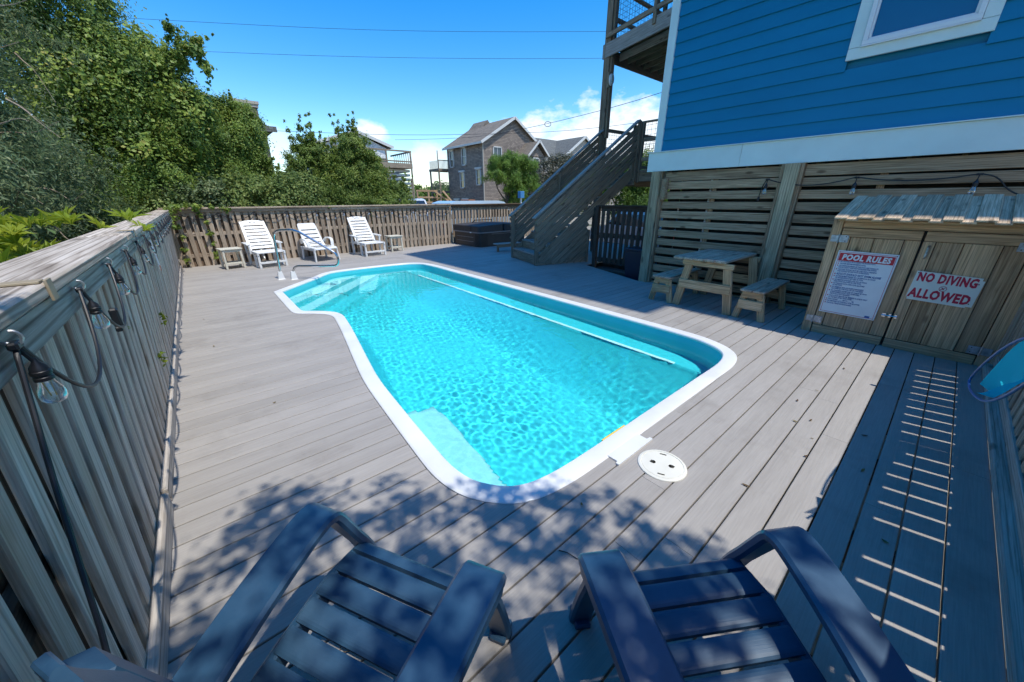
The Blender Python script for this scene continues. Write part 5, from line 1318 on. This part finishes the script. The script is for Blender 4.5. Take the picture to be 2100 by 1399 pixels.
b = MB(); b.box((13.5, 39, 1.8), (6, 3, 4.4)); put('base_core', b, 'dark_ply', wh)
for xx in (10.2, 12.3, 14.6, 16.9): plank('rail_post', wh, (xx, wy0-2.15, GZ), (xx, wy0-2.15, 5.55), .12, .12, (0, -1, 0), 'far_wood')
plank('rail', wh, (10, wy0-2.15, 5.55), (17, wy0-2.15, 5.55), .14, .06, (0, -1, 0), 'far_wood'); plank('rail', wh, (10, wy0-2.15, 4.7), (17, wy0-2.15, 4.7), .12, .06, (0, -1, 0), 'far_wood'); plank('rail', wh, (17, wy0-2.15, 5.55), (17, wy0+2.5, 5.55), .14, .06, (1, 0, 0), 'far_wood')
for i in range(9): plank('baluster', wh, (17, wy0-1.9+i*.45, 4.6), (17, wy0-1.9+i*.45, 5.5), .08, .04, (1, 0, 0), 'far_wood')
b = MB(); b.box((17.5, wy0+1, 3.3), (1.1, 1.6, .2)); b.box((17.9, wy0+.2, 1.4), (.14, .14, 4)); b.box((17.1, wy0+.2, 1.4), (.14, .14, 4)); b.bar((16.6, wy0-.4, .2), (16.2, wy0-.5, 2.4), .25, .08, (0, -1, 0)); put('side_stair', b, 'far_wood', wh)

fl = thing('cedar_house', 'brown shingled house with chimney half hidden behind the vine-covered trees', 'house', (3, 33, GZ))
b = MB(); b.add([(-4, 30, GZ), (4.95, 30, GZ), (4.95, 38, GZ), (-4, 38, GZ), (-4, 30, 5.6), (4.95, 30, 5.6), (4.95, 38, 5.6), (-4, 38, 5.6)], [(0, 1, 5, 4), (1, 2, 6, 5), (2, 3, 7, 6), (3, 0, 4, 7)]); put('wall', b, 'brown_siding', fl)
b = MB(); b.add([(-4.5, 29.5, 5.6), (5.45, 29.5, 5.6), (5.45, 38.5, 5.6), (-4.5, 38.5, 5.6), (-4.5, 34, 8.0), (2.6, 34, 8.0), (5.45, 29.5, 5.8)], [(0, 1, 5, 4), (1, 2, 5), (2, 3, 4, 5), (3, 0, 4)]); b.box((.5, 29.5, 5.62), (10, .1, .3)); put('roof', b, 'roof_grey', fl)
ch_ = put('chimney', MB().box((4.25, 31.2, 6.4), (1.25, 1.2, 1.4)), 'brown_siding', fl); put('chimney_cap', MB().box((4.25, 31.2, 7.15), (1.5, 1.45, .16)).box((4.25, 31.2, 7.0), (1.4, 1.35, .2)), 'cream_siding', ch_)
gh = thing('grey_roof_house', 'house with grey shingle roof and tan gable behind the staircase', 'house', (54, 50, GZ))
b = MB(); b.add([(44.5, 46, GZ), (70, 46, GZ), (70, 56, GZ), (44.5, 56, GZ), (44.5, 46, 7.2), (70, 46, 7.2), (70, 56, 7.2), (44.5, 56, 7.2)], [(0, 1, 5, 4), (1, 2, 6, 5), (2, 3, 7, 6), (3, 0, 4, 7)]); put('wall', b, 'cream_siding', gh)
b = MB(); b.add([(43.8, 45.4, 7.1), (70, 45.4, 7.1), (70, 51, 11.2), (47.5, 51, 11.2), (43.8, 56.6, 7.1), (70, 56.6, 7.1)], [(0, 1, 2, 3), (0, 3, 4), (3, 2, 5, 4)]); put('roof', b, 'roof_grey', gh)
b = MB(); b.add([(48.0, 44.6, 7.2), (59.5, 44.6, 7.2), (53.8, 44.6, 10.9), (53.8, 51, 10.9)], [(0, 1, 2)]); put('gable', b, 'cream_siding', gh)
b = MB(); b.add([(47.2, 44.2, 6.9), (53.8, 44.2, 11.15), (53.8, 51, 11.15), (47.2, 51, 6.9), (60.4, 44.2, 6.9), (60.4, 51, 6.9)], [(0, 1, 2, 3), (1, 4, 5, 2)]); gr_ = put('gable_roof', b, 'roof_grey', gh)
b = MB(); b.bar((47.2, 44.15, 6.8), (53.8, 44.15, 11.05), .35, .08, (0, -1, 0)); b.bar((60.4, 44.15, 6.8), (53.8, 44.15, 11.05), .35, .08, (0, -1, 0)); put('fascia', b, 'far_trim', gr_)

ws = thing('boardwalk_stairs', 'new tan timber deck with steps and rails below the shingle house', 'stairs', (14.5, 26, GZ))
for xx in (13.0, 13.9, 14.6): plank('post', ws, (xx, 26, GZ), (xx, 26, 2.05), .12, .12, (0, -1, 0), 'far_new_wood')
for z in (2.05, 1.6, 1.25): plank('rail', ws, (12.9, 25.95, z), (14.65, 25.95, z), .12, .05, (0, -1, 0), 'far_new_wood')
for k in range(2): plank('stair_rail', ws, (14.3+k*.55, 25.8-k*.3, 2.05), (15.3+k*.1, 25.5-k*.3, 1.3), .12, .05, (0, -1, 0), 'far_new_wood')
for i in range(6): plank('tread', ws, (14.3+i*.16, 25.2, 1.55-i*.16), (14.3+i*.16, 26.4, 1.55-i*.16), .2, .05, (0, 0, 1), 'far_new_wood')
plank('stair_post', ws, (15.3, 25.6, GZ), (15.3, 25.6, 1.55), .12, .12, (0, -1, 0), 'far_new_wood'); b = MB(); b.box((13.8, 26.8, .6), (1.9, 1.4, 1.3)); put('core', b, 'dark_ply', ws)
rb = thing('rusty_planter', 'rusty box beside the foot of the shingle house', 'planter', (24.5, 38, GZ)); put('box', MB().box((24.9, 37.2, .45), (1.0, 1.6, 1.9), .05), 'rust', rb); put('legs', MB().box((24.4, 39.0, .3), (.3, .6, 1.8), .05), 'far_trim', rb)
ub = thing('utility_box', 'small blue box on a thin post beside the pine', 'utility box', (16.9, 19, GZ)); put('post', MB().box((16.9, 19, .5), (.08, .08, 2.2)), 'far_trim', ub); put('box', MB().box((16.9, 19, 1.72), (.34, .3, .42), .02), 'far_blue', ub)

# ------------------------------------------------------------------ cars
def car(label, x, y, rot, paint, zoff=0, L=4.4, Wd=1.8, Hh_=1.75):
    r = thing('parked_car', label, 'car', (x, y, GZ+zoff), 'cars parked behind the fence'); Mc = Matrix.Translation((x, y, GZ+zoff)) @ Matrix.Rotation(rot, 4, 'Z') @ Matrix(((1, 0, 0, 0), (0, 0, -1, 0), (0, 1, 0, 0), (0, 0, 0, 1)))
    h = Hh_
    def body(prof, w0, w1, mat, name, par=r, zs=None):
        n = len(prof); b = MB(); v = []
        for s, w in ((-1, 1), (1, 1)):
            for (px_, pz) in prof: 
                ww = Wd/2*(1-.16*max(0, (pz-.95)/(h-.95)))*w0; v.append((px_, pz, s*ww))
        b.add(v, [tuple(range(n))[::-1], tuple(range(n, 2*n))]+[(i, (i+1) % n, n+(i+1) % n, n+i) for i in range(n)]); return put(name, b, mat, par, Mc)
    body([(-L/2, .35), (L/2, .35), (L/2+.03, .6), (L/2-.05, .88), (L/2-.9, 1.0), (-L/2+.1, 1.02), (-L/2-.03, .7)], 1, 1, paint, 'body')
    cb_ = body([(L/2-.95, .99), (L/2-1.55, h-.06), (L/2-1.9, h), (-L/2+.7, h), (-L/2+.38, h-.08), (-L/2+.08, 1.01)], .96, 1, paint, 'cabin')
    body([(L/2-1.1, 1.05), (L/2-1.62, h-.14), (-L/2+.55, h-.14), (-L/2+.25, 1.05)], .975, 1, 'car_glass', 'side_window')
    Mw = Mc
    for (xa, za, xb, zb) in ((L/2-1.0, 1.03, L/2-1.53, h-.11), (-L/2+.1, 1.08, -L/2+.36, h-.12)):
        s_ = 1 if xa > 0 else -1; b = MB(); v = []
        for (q, z, w) in ((xa, za, .80), (xb, zb, .70)): v += [(q+s_*.012, z, -w*Wd/2), (q+s_*.012, z, w*Wd/2)]
        b.add(v, [(0, 1, 3, 2)]); put('windscreen', b, 'car_glass', cb_, Mc)
    for xx in (-L/2+.85, L/2-.85):
        for s in (-1, 1):
            w_ = put('wheel', MB().tube([(xx, .33, s*(Wd/2-.2)), (xx, .33, s*(Wd/2+.01))], .33, 18), 'tyre', r, Mc); put('rim', MB().tube([(xx, .33, s*(Wd/2+.0)), (xx, .33, s*(Wd/2+.02))], .2, 14), 'car_silver', w_, Mc)
    for s in (-1, 1): put('headlight', MB().box((L/2-.02, .74, s*(Wd/2-.3)), (.08, .14, .3), .02), 'sash_white', r, Mc); put('tail_light', MB().box((-L/2-.0, .85, s*(Wd/2-.18)), (.06, .3, .16), .02), 'sign_red', r, Mc)
    return r
car('white car whose roof and rear window show above the back fence', 10.5, 23.6, R(97), 'car_white', .22, 4.4, 1.8, 1.85)
car('pale blue car roof just above the fence behind the hot tub', 10.4, 14.6, R(2), 'car_blue', .22, 4.9, 1.8, 1.74)
car('silver blue car glimpsed between the pickets of the dark gate', 13.6, 8.0, R(75), 'car_silver', 0, 4.4, 1.8, 1.6)

# ------------------------------------------------------------------ power lines
def wireline(label, pts, r=.02):
    o = put('power_line', MB().tube(smoothline(pts, 2), r, 5), 'wire'); tag(o, label, 'wire', 'overhead wires')
wireline('upper of the two high overhead wires crossing the blue sky', [(-22, 41.2, 9.4), (2.13, 24.99, 9), (9.44, 20.07, 8.95), (17.55, 13.66, 9), (32, 2.4, 9.4)], .007)
wireline('lower of the two high overhead wires crossing the blue sky', [(-22, 42, 8.4), (1.7, 25.67, 8), (9.43, 20.38, 7.97), (17.82, 13.75, 8), (34, 1, 8.4)], .007)
wireline('overhead wire running from the left trees past the shingle house roof', [(-6, 42, 6.6), (6.09, 36.8, 6.5), (14.57, 32.1, 6.4), (20.18, 27.36, 6.45), (25.7, 21.2, 6.5), (29, 10, 6.9)], .014)
wr2 = thing('power_line', 'drooping service wire with a round loop rising to the blue house', 'wire', (20, 20, 6), 'overhead wires')
put('cable', MB().tube(smoothline([(15.88, 35.15, 6.5), (18.57, 31.93, 6.45), (20.91, 28.37, 6.45), (21.42, 21.26, 6.5), (20.6, 12.3, 6.55), (18, 4.2, 6.8)], 2), .014, 5), 'wire', wr2)
lc = Vector((21.43, 21.2, 6.5)); put('loop', MB().tube([lc+Vector((.16*math.cos(a), -.16*math.cos(a), .16*math.sin(a))) for a in np.linspace(0, 6.0, 16)], .02, 5, closed=True), 'wire', wr2)

# ------------------------------------------------------------------ foliage
def leaves(seed, blobs, n, size, aspect=.5, clump=.30, droop=.0, upright=.0, nclump=60, tint_lo=0., tint_hi=1., needle=False, fill=.25, clip=None):
    g_ = np.random.default_rng(seed); blobs = np.array([(*b[:3], *(b[3:6] if len(b) >= 6 else (b[3],)*3)) for b in blobs], float)
    area = blobs[:, 3]*blobs[:, 4]+blobs[:, 4]*blobs[:, 5]+blobs[:, 3]*blobs[:, 5]; pr = area/area.sum()
    cl_b = g_.choice(len(blobs), nclump*len(blobs), p=pr); u = g_.normal(size=(len(cl_b), 3)); u /= np.linalg.norm(u, axis=1)[:, None]; u[:, 2] = np.where(u[:, 2] < -.5, -u[:, 2], u[:, 2])
    rad = .62+.42*g_.random(len(cl_b))**.6; cc = blobs[cl_b, :3]+u*blobs[cl_b, 3:]*rad[:, None]; ct = g_.random(len(cl_b)); cr_ = (blobs[cl_b, 3:].mean(1))*clump*(.6+.8*g_.random(len(cl_b)))
    k = g_.choice(len(cl_b), n); off = g_.normal(size=(n, 3))*.5; pos = cc[k]+off*cr_[k][:, None]; pos[:, 2] -= droop*np.abs(g_.normal(size=n))*cr_[k]
    m = int(n*fill); kb = g_.choice(len(blobs), m, p=pr); uu = g_.normal(size=(m, 3)); uu /= np.linalg.norm(uu, axis=1)[:, None]
    pos[:m] = blobs[kb, :3]+uu*blobs[kb, 3:]*(g_.random(m)**.33)[:, None]*.9
    nrm = u[k]+g_.normal(size=(n, 3))*.55+np.array([0, 0, .35]); nrm /= np.linalg.norm(nrm, axis=1)[:, None]
    d = g_.normal(size=(n, 3))+u[k]*.5+np.array([0, 0, upright-droop*1.5]); d -= nrm*(d*nrm).sum(1)[:, None]; d /= np.linalg.norm(d, axis=1)[:, None]
    s = np.cross(nrm, d); L = size*(.6+.8*g_.random(n)); w = L*aspect*.5
    if clip is not None:
        keep = clip(pos); pos, d, s, nrm, L, w, k = pos[keep], d[keep], s[keep], nrm[keep], L[keep], w[keep], k[keep]; n = len(pos)
    p0 = pos-d*L[:, None]*.5; p2 = pos+d*L[:, None]*.5; c_ = pos+nrm*(L*.06)[:, None]; p1 = c_-s*w[:, None]; p3 = c_+s*w[:, None]
    v = np.stack([p0, p1, p2, p3], 1).reshape(-1, 3); f = np.arange(4*n).reshape(n, 4)
    tint = np.clip(tint_lo+(tint_hi-tint_lo)*(.55*ct[k]+.45*g_.random(n)), 0, 1)
    return v, f, tint
def leaf_obj(name, parent, mat, *parts):
    v = np.concatenate([p[0] for p in parts]); o_ = 0; fs = []
    for p in parts: fs.append(p[1]+o_); o_ += len(p[0])
    f = np.concatenate(fs); ti = np.concatenate([p[2] for p in parts])
    me = npmesh(name, v, f, False, mat); a = me.attributes.new('tint', 'FLOAT', 'FACE'); a.data.foreach_set('value', ti.astype(np.float32))
    return put(name, me, None, parent)
def branches(parent, base, tips, r0, name='trunk', mat='bark', seed=1):
    g_ = random.Random(seed); b = MB(); base = Vector(base)
    top = sum((Vector(t_) for t_ in tips), Vector())/len(tips); fork = base.lerp(top, .45); fork.z = max(fork.z, base.z+.3)
    tr = [base+(fork-base)*k/5+Vector((g_.uniform(-.06, .06), g_.uniform(-.06, .06), 0)) for k in range(6)]
    b.tube(tr, [r0*(1-.09*k) for k in range(6)], 9); o = put(name, b, mat, parent)
    for t_ in tips:
        t_ = Vector(t_); m = MB(); mid = fork.lerp(t_, .5)+Vector((g_.uniform(-.2, .2), g_.uniform(-.2, .2), g_.uniform(0, .25)))
        m.tube(smoothline([fork, mid, t_], 2), [r0*.5*(1-.8*i/8)+.006 for i in range(9)] if False else None or [r0*.5*(1-.85*i/(len(smoothline([fork, mid, t_], 2))-1)) for i in range(len(smoothline([fork, mid, t_], 2)))], 6); 
        for _ in range(3):
            q = mid.lerp(t_, g_.uniform(.1, .9)); m.tube([q, q+Vector((g_.uniform(-.5, .5), g_.uniform(-.5, .5), g_.uniform(-.1, .5)))*(t_-fork).length*.4], [r0*.14, r0*.03], 5)
        put('limb', m, mat, o)
    return o
def sprays(blobs, n, ln, seed, up=.3, thick=.13, front=None):
    g_ = np.random.default_rng(seed); out = []; B4 = [(*b[:3], *(b[3:6] if len(b) >= 6 else (b[3],)*3)) for b in blobs]
    ar = np.array([b[3]*b[5] for b in B4]); ar /= ar.sum()
    for _ in range(n):
        b = B4[g_.choice(len(B4), p=ar)]; u = g_.normal(size=3); u[2] = abs(u[2])*.8+up; u /= np.linalg.norm(u)
        L = ln*(.5+g_.random()); d = u*.6+np.array([0, 0, up])+g_.normal(size=3)*.25; d /= np.linalg.norm(d); c = np.array(b[:3])+u*np.array(b[3:])*.8
        for k in range(4): q = c+d*L*(k/3); r_ = L*thick*(1-.22*k); out.append((*q, r_, r_, r_*1.3))
    return out
def tree(name, label, cat, base, blobs, lm, n, size, r0=.12, group=None, seed=1, **k):
    r = thing(name, label, cat, base, group)
    branches(r, base, [b[:3] for b in blobs][:7], r0, seed=seed)
    nsp, lsp, usp = k.pop('spray', (0, 0, 0)); parts_ = [leaves(seed, blobs, n, size, **k)]
    if nsp:
        k2 = dict(k); k2['nclump'] = 6; k2['clump'] = .7; k2['fill'] = .3; parts_.append(leaves(seed+500, sprays(blobs, nsp, lsp, seed, usp), int(n*.40), size, **k2))
    leaf_obj('crown', r, lm, *parts_); return r
g1 = 'trees and shrubs beyond the fences'
cl_left = lambda p: ~((p[:, 0] > -.62) & (p[:, 1] < 11.8) & (p[:, 2] < 1.5))
tree('cedar_tree', 'tall dark cedar filling the upper left corner behind the fence', 'tree', (-3.0, 9.2, GZ), [(-2.7, 8.6, 2.3, 1.5, 1.7, 1.3), (-2.6, 9.4, 3.9, 1.6, 1.7, 1.4), (-3.2, 8.2, 4.2, 1.5, 1.5, 1.5), (-2.5, 9.8, 5.6, 1.4, 1.4, 1.4), (-3.4, 8.6, 6.6, 1.8), (-2.2, 7.2, 1.6, 1.0, 1.2, 1.0), (-2.1, 10.3, 1.7, 1.2, 1.2, 1.1)], 'leaf_cedar', 190000, .062, .20, g1, 11, aspect=.30, clump=.26, droop=.35, clip=cl_left, nclump=45, spray=(260, .55, .1))
tree('vine_tree', 'tall tree draped in hanging vines behind the far left fence corner', 'tree', (-.9, 14.2, GZ), [(-1.3, 13.7, 3.6, 1.3, 1.2, 1.4), (-.5, 13.9, 4.2, 1.2, 1.1, 1.1), (-1.4, 13.9, 5.6, 1.3, 1.2, 1.2), (.35, 13.8, 3.5, .85, .9, .9), (.85, 13.4, 5.05, .32, .32, .42), (.45, 13.5, 4.5, .55, .5, .5), (-.3, 13.6, 2.2, 1.3, 1.1, 1.0), (-1.6, 13.2, 2.0, 1.2, 1.0, 1.0), (-.9, 13.9, 6.8, .9, .9, .9)], 'leaf_vine', 200000, .056, .18, g1, 12, aspect=.62, clump=.24, droop=.5, nclump=42, spray=(160, .4, .2))
ct_ = bpy.data.objects['cedar_tree']; g_ = random.Random(4); b = MB()
for _ in range(34):
    p = Vector((-2.2+g_.uniform(-.9, .9), 7.9+g_.uniform(-.8, 1.6), g_.uniform(1.2, 4.6))); d = Vector((g_.uniform(.2, 1), g_.uniform(-1, -.2), g_.uniform(-.5, .3))); q = [p, p+d*.35, p+d*.6+Vector((0, 0, g_.uniform(-.15, .05))), p+d*.85+Vector((g_.uniform(-.1, .1), 0, g_.uniform(-.3, .1)))]
    b.tube(smoothline(q, 1), [.012, .011, .009, .007, .005, .004][:len(smoothline(q, 1))] + [.003]*max(0, len(smoothline(q, 1))-6), 5)
tag(put('dead_twig', b, 'far_wood', ct_), kind='stuff')
vt = bpy.data.objects['vine_tree']
leaf_obj('large_leaves', vt, 'leaf_vine', leaves(78, [(-1.2, 13.5, 3.4, 1.4, 1.2, 1.4), (-.4, 13.7, 4.1, 1.25, 1.1, 1.1), (.35, 13.6, 3.4, .9, .9, .9), (-.3, 13.4, 2.2, 1.35, 1.1, 1.0)], 9000, .095, aspect=.75, clump=.3, nclump=30, tint_lo=.35))
hv = leaves(77, [(1.18, 13.2, 4.65, .08, .08, .55), (1.05, 13.3, 4.9, .25, .2, .15), (-.2, 12.9, 3.4, .5, .1, .5), (.6, 13.0, 3.0, .1, .1, .6)], 1500, .10, aspect=.6, clump=.4, droop=1.0, nclump=10); leaf_obj('hanging_vine', vt, 'leaf_vine', hv)
tree('vine_mound', 'rounded mound of bright green vines in front of the chimney house', 'tree', (1.4, 15.4, GZ), [(1.25, 15.1, 2.9, 1.15, .9, 1.2), (1.75, 15.0, 3.3, .75, .7, .95), (.7, 14.8, 2.2, 1.0, .9, 1.0), (1.7, 14.9, 1.6, .95, .8, 1.0), (2.0, 15.0, 2.3, .6, .6, .8), (1.0, 15.0, 3.75, .75, .6, .6), (1.75, 15.0, 3.85, .5, .5, .5), (.4, 14.8, 3.3, .7, .6, .7)], 'leaf_vine', 140000, .054, .12, g1, 13, aspect=.65, clump=.26, droop=.35, nclump=40, tint_lo=.15, spray=(60, .25, .2))
for i, (x, y_, h, rr, lab) in enumerate(((-.55, 12.5, .9, .75, 'dark leafy shrub just beyond the fence corner'), (.45, 12.7, 1.15, .8, 'olive green shrub rising behind the left-hand side table'), (1.35, 12.75, 1.3, .75, 'yellowish shrub behind the first lounger'), (2.2, 12.8, 1.2, .7, 'grey-green shrub behind the middle lounger'), (2.75, 13.4, 1.5, .65, 'loose dark shrub left of the two upright myrtles'))):
    tree('fence_shrub', lab, 'shrub', (x, y_, GZ), [(x, y_, h, rr, .55, .75), (x-.25, y_+.1, h*.6, rr*.8, .5, .7), (x+.3, y_, h*.7, rr*.7, .5, .6)], ('leaf_shrub', 'leaf_cedar', 'leaf_shrub', 'leaf_grey', 'leaf_shrub')[i] if i != 3 else 'leaf_shrub', 22000, .075, .05, g1, 30+i, aspect=.5, clump=.3, upright=.5, nclump=40, tint_lo=.05 if i != 2 else .35, spray=(45, .3, .5))
tree('wax_myrtle', 'upright wax myrtle with spiky top left of the white house', 'shrub', (3.45, 14.6, GZ), [(3.2, 14.4, 1.3, .95, .7, .8), (3.5, 14.5, 2.2, .75, .6, .75), (3.65, 14.5, 2.75, .45, .45, .5), (2.7, 14.3, 1.4, .6, .5, .7), (3.95, 14.4, 1.8, .65, .5, .75), (3.2, 14.5, 2.6, .5, .4, .55)], 'leaf_myrtle', 48000, .07, .07, g1, 41, aspect=.40, clump=.24, upright=1.2, nclump=36, fill=.12, spray=(55, .62, 1.5))
tree('wax_myrtle', 'tallest wax myrtle standing in front of the white house', 'shrub', (4.75, 14.6, GZ), [(4.8, 14.5, 1.5, 1.15, .7, .9), (4.85, 14.5, 2.4, .98, .6, .75), (4.9, 14.5, 3.1, .68, .5, .55), (5.55, 14.4, 2.0, .65, .5, .7), (4.2, 14.4, 2.0, .65, .5, .75), (5.4, 14.4, 2.7, .45, .4, .45)], 'leaf_myrtle', 66000, .07, .08, g1, 42, aspect=.40, clump=.24, upright=1.2, nclump=36, fill=.12, spray=(60, .62, 1.5))
tree('wax_myrtle', 'low leafy myrtle at the right end of the shrubs, above the last lounger', 'shrub', (6.1, 14.1, GZ), [(5.6, 13.9, 1.2, .7, .5, .65), (6.2, 14.0, 1.35, .6, .5, .65), (5.2, 13.8, 1.0, .6, .5, .6)], 'leaf_myrtle', 26000, .07, .06, g1, 43, aspect=.42, clump=.25, upright=1.0, nclump=40, fill=.12, spray=(50, .5, 1.0))
for i, (x, y_, h, lab) in enumerate(((-1.15, 4.2, 1.46, 'bright yellow-green long-leaved shrub leaning over the left fence'), (-1.1, 3.1, 1.26, 'bright yellow-green shrub at the left edge beyond the fence cap'))):
    r = thing('pittosporum_shrub', lab, 'shrub', (x, y_, GZ), g1); branches(r, (x, y_, GZ), [(x-.2, y_, h*.7), (x+.15, y_+.2, h*.8), (x, y_-.2, h*.75)], .03, 'stem', seed=60+i)
    g_ = np.random.default_rng(90+i); V = []; F = []; T = []; nn_ = 0
    for q in range(120 if i == 0 else 100):                      # rosettes of long leaves
        c0 = np.array([x+g_.normal()*.28, y_+g_.normal()*.45, h-.05-abs(g_.normal())*.28]); up = np.array([g_.normal()*.35, g_.normal()*.35, 1]); up /= np.linalg.norm(up); tt = g_.random()
        for a in range(16):
            th = a*2.4; e = np.cross(up, [math.cos(th), math.sin(th), .2]); e /= np.linalg.norm(e); ln_ = (.085+.06*g_.random()); el = .25+.06*a; dd = e*math.cos(el)+up*math.sin(el); sd_ = np.cross(dd, up); sd_ /= np.linalg.norm(sd_)+1e-9
            p0 = c0-up*.006*a*.5; m1 = p0+dd*ln_*.55; p2 = p0+dd*ln_-up*.02; V += [p0, m1-sd_*ln_*.115, p2, m1+sd_*ln_*.115]; F.append([nn_, nn_+1, nn_+2, nn_+3]); nn_ += 4; T.append(min(1, .2+.5*tt+.3*g_.random()))
    leaf_obj('crown', r, 'leaf_yellow', (np.array(V), np.array(F), np.array(T)), ); leaf_obj('inner_foliage', r, 'leaf_shrub', leaves(95+i, [(x-.1, y_, h*.45, .45, .7, .45)], 5000, .08, aspect=.4))
for i, (x, y_, lab) in enumerate(((-2.3, 5.4, 'dark shrub behind the yellow-green bush beyond the left fence'), (-1.9, 11.3, 'shaded shrub below the cedar beyond the left fence'))):
    tree('fence_shrub', lab, 'shrub', (x, y_, GZ), [(x, y_, .9, .9, 1.0, .8), (x-.3, y_+.7, 1.1, .9, .9, .8), (x+.4, y_+.3, .6, .6, .7, .6)], 'leaf_shrub', 26000, .075, .05, g1, 50+i, aspect=.5, clip=cl_left)
pn = thing('pine_tree', 'wind-shaped green pine in front of the shingle house', 'tree', (19.3, 24, GZ), g1)
pb = [(19.4, 24, 3.9, 1.0, 1.0, .6), (20.6, 24, 4.1, 1.2, 1.0, .5), (21.8, 24, 3.7, 1.1, 1, .6), (18.6, 24, 3.1, .8, .8, .45), (20.3, 24, 3.0, 1.3, 1, .6), (22.0, 24, 2.6, 1.2, 1, .7), (20.6, 24, 2.0, 1.2, 1, .5), (21.0, 24.2, 1.2, 1.3, 1, .6), (20.4, 24, 4.6, .45, .4, .35)]
branches(pn, (19.2, 24, GZ), [b_[:3] for b_ in pb[:6]], .16, seed=5); leaf_obj('crown', pn, 'leaf_pine', leaves(71, pb, 42000, .20, aspect=.22, clump=.34, upright=.7, nclump=26, fill=.1, tint_lo=.15))
tree('oleander_bush', 'greyish bush with pale blossom behind the staircase rails', 'shrub', (26.0, 25.5, GZ), [(25.6, 25.5, 3.4, 1.3, 1, 1.2), (27.2, 25.5, 3.8, 1.5, 1, 1.2), (28.6, 25.5, 4.0, 1.5, 1, 1.2), (26.5, 25.5, 2.0, 1.6, 1, 1.2), (24.3, 25.4, 2.2, 1.0, 1, 1.1), (30, 25.6, 3.6, 1.4, 1, 1.3)], 'leaf_grey', 36000, .16, .1, g1, 72, aspect=.5, clump=.3, nclump=50)
tree('roadside_shrub', 'sunlit green shrub seen under the staircase beyond the gate', 'shrub', (14.6, 9.6, GZ), [(14.0, 10.2, 1.9, 1.1, .9, .8), (15.4, 9.6, 2.3, 1.2, 1, .9), (16.6, 9.0, 1.9, 1.2, 1, .9), (13.2, 11.2, 1.4, .8, .8, .8), (15.6, 9.4, 1.0, 1.6, 1, .8)], 'leaf_pine', 34000, .12, .1, g1, 73, aspect=.35, clump=.3, nclump=50)
fh = leaves(80, [(18+i*2.2, 62-i*.7, 1.7+.35*math.sin(i*1.7), 1.6, 1.4, 1.5) for i in range(9)], 26000, .30, aspect=.6, nclump=40); tag(leaf_obj('far_thicket', None, 'leaf_pine', fh), 'low green thicket along the horizon between the two houses', 'thicket', kind='stuff')
fh2 = leaves(81, [(-30+i*7, 85+6*math.sin(i*2.1), 1.7+.7*math.sin(i*1.3), 5, 3, 2.3) for i in range(26)]+[(60+i*3, 70-i*4.5, 1.2, 4, 4, 2.2) for i in range(16)], 60000, .6, aspect=.7, nclump=30); tag(leaf_obj('far_woodland', None, 'leaf_shrub', fh2), 'far belt of scrub along the horizon', 'woodland', kind='stuff')
# tree behind the viewer: its crown throws the dappled shade over the chairs
def shade(lst): return [(a_+.111*z_, b_-.431*z_, z_, r_, r_, .28) for a_, b_, r_, z_ in lst]
ob = shade(((-.25, 1.62, .36, 4.5), (.02, 1.78, .22, 4.7), (.28, 1.42, .38, 4.4), (.62, 1.18, .36, 4.5), (.95, .92, .28, 4.3), (1.18, .70, .26, 4.6), (-.32, 1.15, .30, 4.8)))
ob2 = shade(((.08, .95, .42, 4.6), (.55, .62, .42, 4.8), (.98, .42, .22, 4.5), (.62, .25, .22, 4.6), (.25, .15, .45, 4.9), (-.35, .45, .45, 5.0), (.7, -.2, .5, 5.0), (1.25, .25, .24, 4.7), (1.15, -.1, .3, 4.9)))
ok_ = thing('oak_tree', 'leafy tree behind the near fence that shades the blue chairs', 'tree', (.6, -3.4, GZ)); branches(ok_, (.6, -3.4, GZ), [q[:3] for q in ob2], .13, seed=84)
leaf_obj('crown', ok_, 'leaf_myrtle', leaves(84, ob, 3300, .062, aspect=.5, clump=.34, nclump=14, fill=.03), leaves(85, ob2, 3300, .065, aspect=.5, clump=.36, nclump=9, fill=.02))
# vines on the fence corner and seedlings between the pickets
cv = thing('fence_vine', 'leafy vine creeping over the far left corner of the fences', 'vine', (-.2, 11.5, 0)); b = MB()
paths = [[(-.35, 11.5, .1), (-.25, 11.53, .6), (-.3, 11.52, 1.1), (-.2, 11.5, 1.36)], [(.25, 11.54, .2), (.3, 11.53, .7), (.2, 11.53, 1.15), (.1, 11.5, 1.36)], [(-.3, 11.2, 1.34), (-.1, 11.45, 1.36), (.4, 11.5, 1.35), (.75, 11.53, 1.25)], [(-.36, 10.6, 1.0), (-.36, 11.0, 1.2), (-.36, 11.3, 1.3)]]
V = []; g_ = np.random.default_rng(3)
bl = []
for p in paths:
    q = smoothline(p, 2); b.tube(q, .005, 5); bl += [(s.x, s.y-.02, s.z, .06, .035, .06) for s in q[::2]]
put('stem', b, 'bark', cv); leaf_obj('foliage', cv, 'leaf_vine', leaves(85, bl, 900, .065, aspect=.7, clump=.6, nclump=5, tint_lo=.3))
for i, (y_, z_, lab) in enumerate(((4.45, .52, 'tiny yellow-green plant poking out high between the left fence pickets'), (3.62, .40, 'tiny yellow-green plant poking out low between the left fence pickets'), (5.6, 1.12, 'yellowish sprig on the left fence near the hanging tag'))):
    r = thing('seedling', lab, 'plant', (-.45, y_, z_), 'seedlings in the left fence'); put('stem', MB().tube([(-.50, y_, z_-.06), (lfx(z_)+.02, y_, z_)], .003, 5), 'bark', r); leaf_obj('leaf', r, 'leaf_yellow', leaves(86+i, [(lfx(z_)+.02, y_, z_, .02, .03, .045), (lfx(z_)+.02, y_+.02, z_-.07, .015, .025, .03)], 36, .032, aspect=.5, clump=.6, nclump=4))
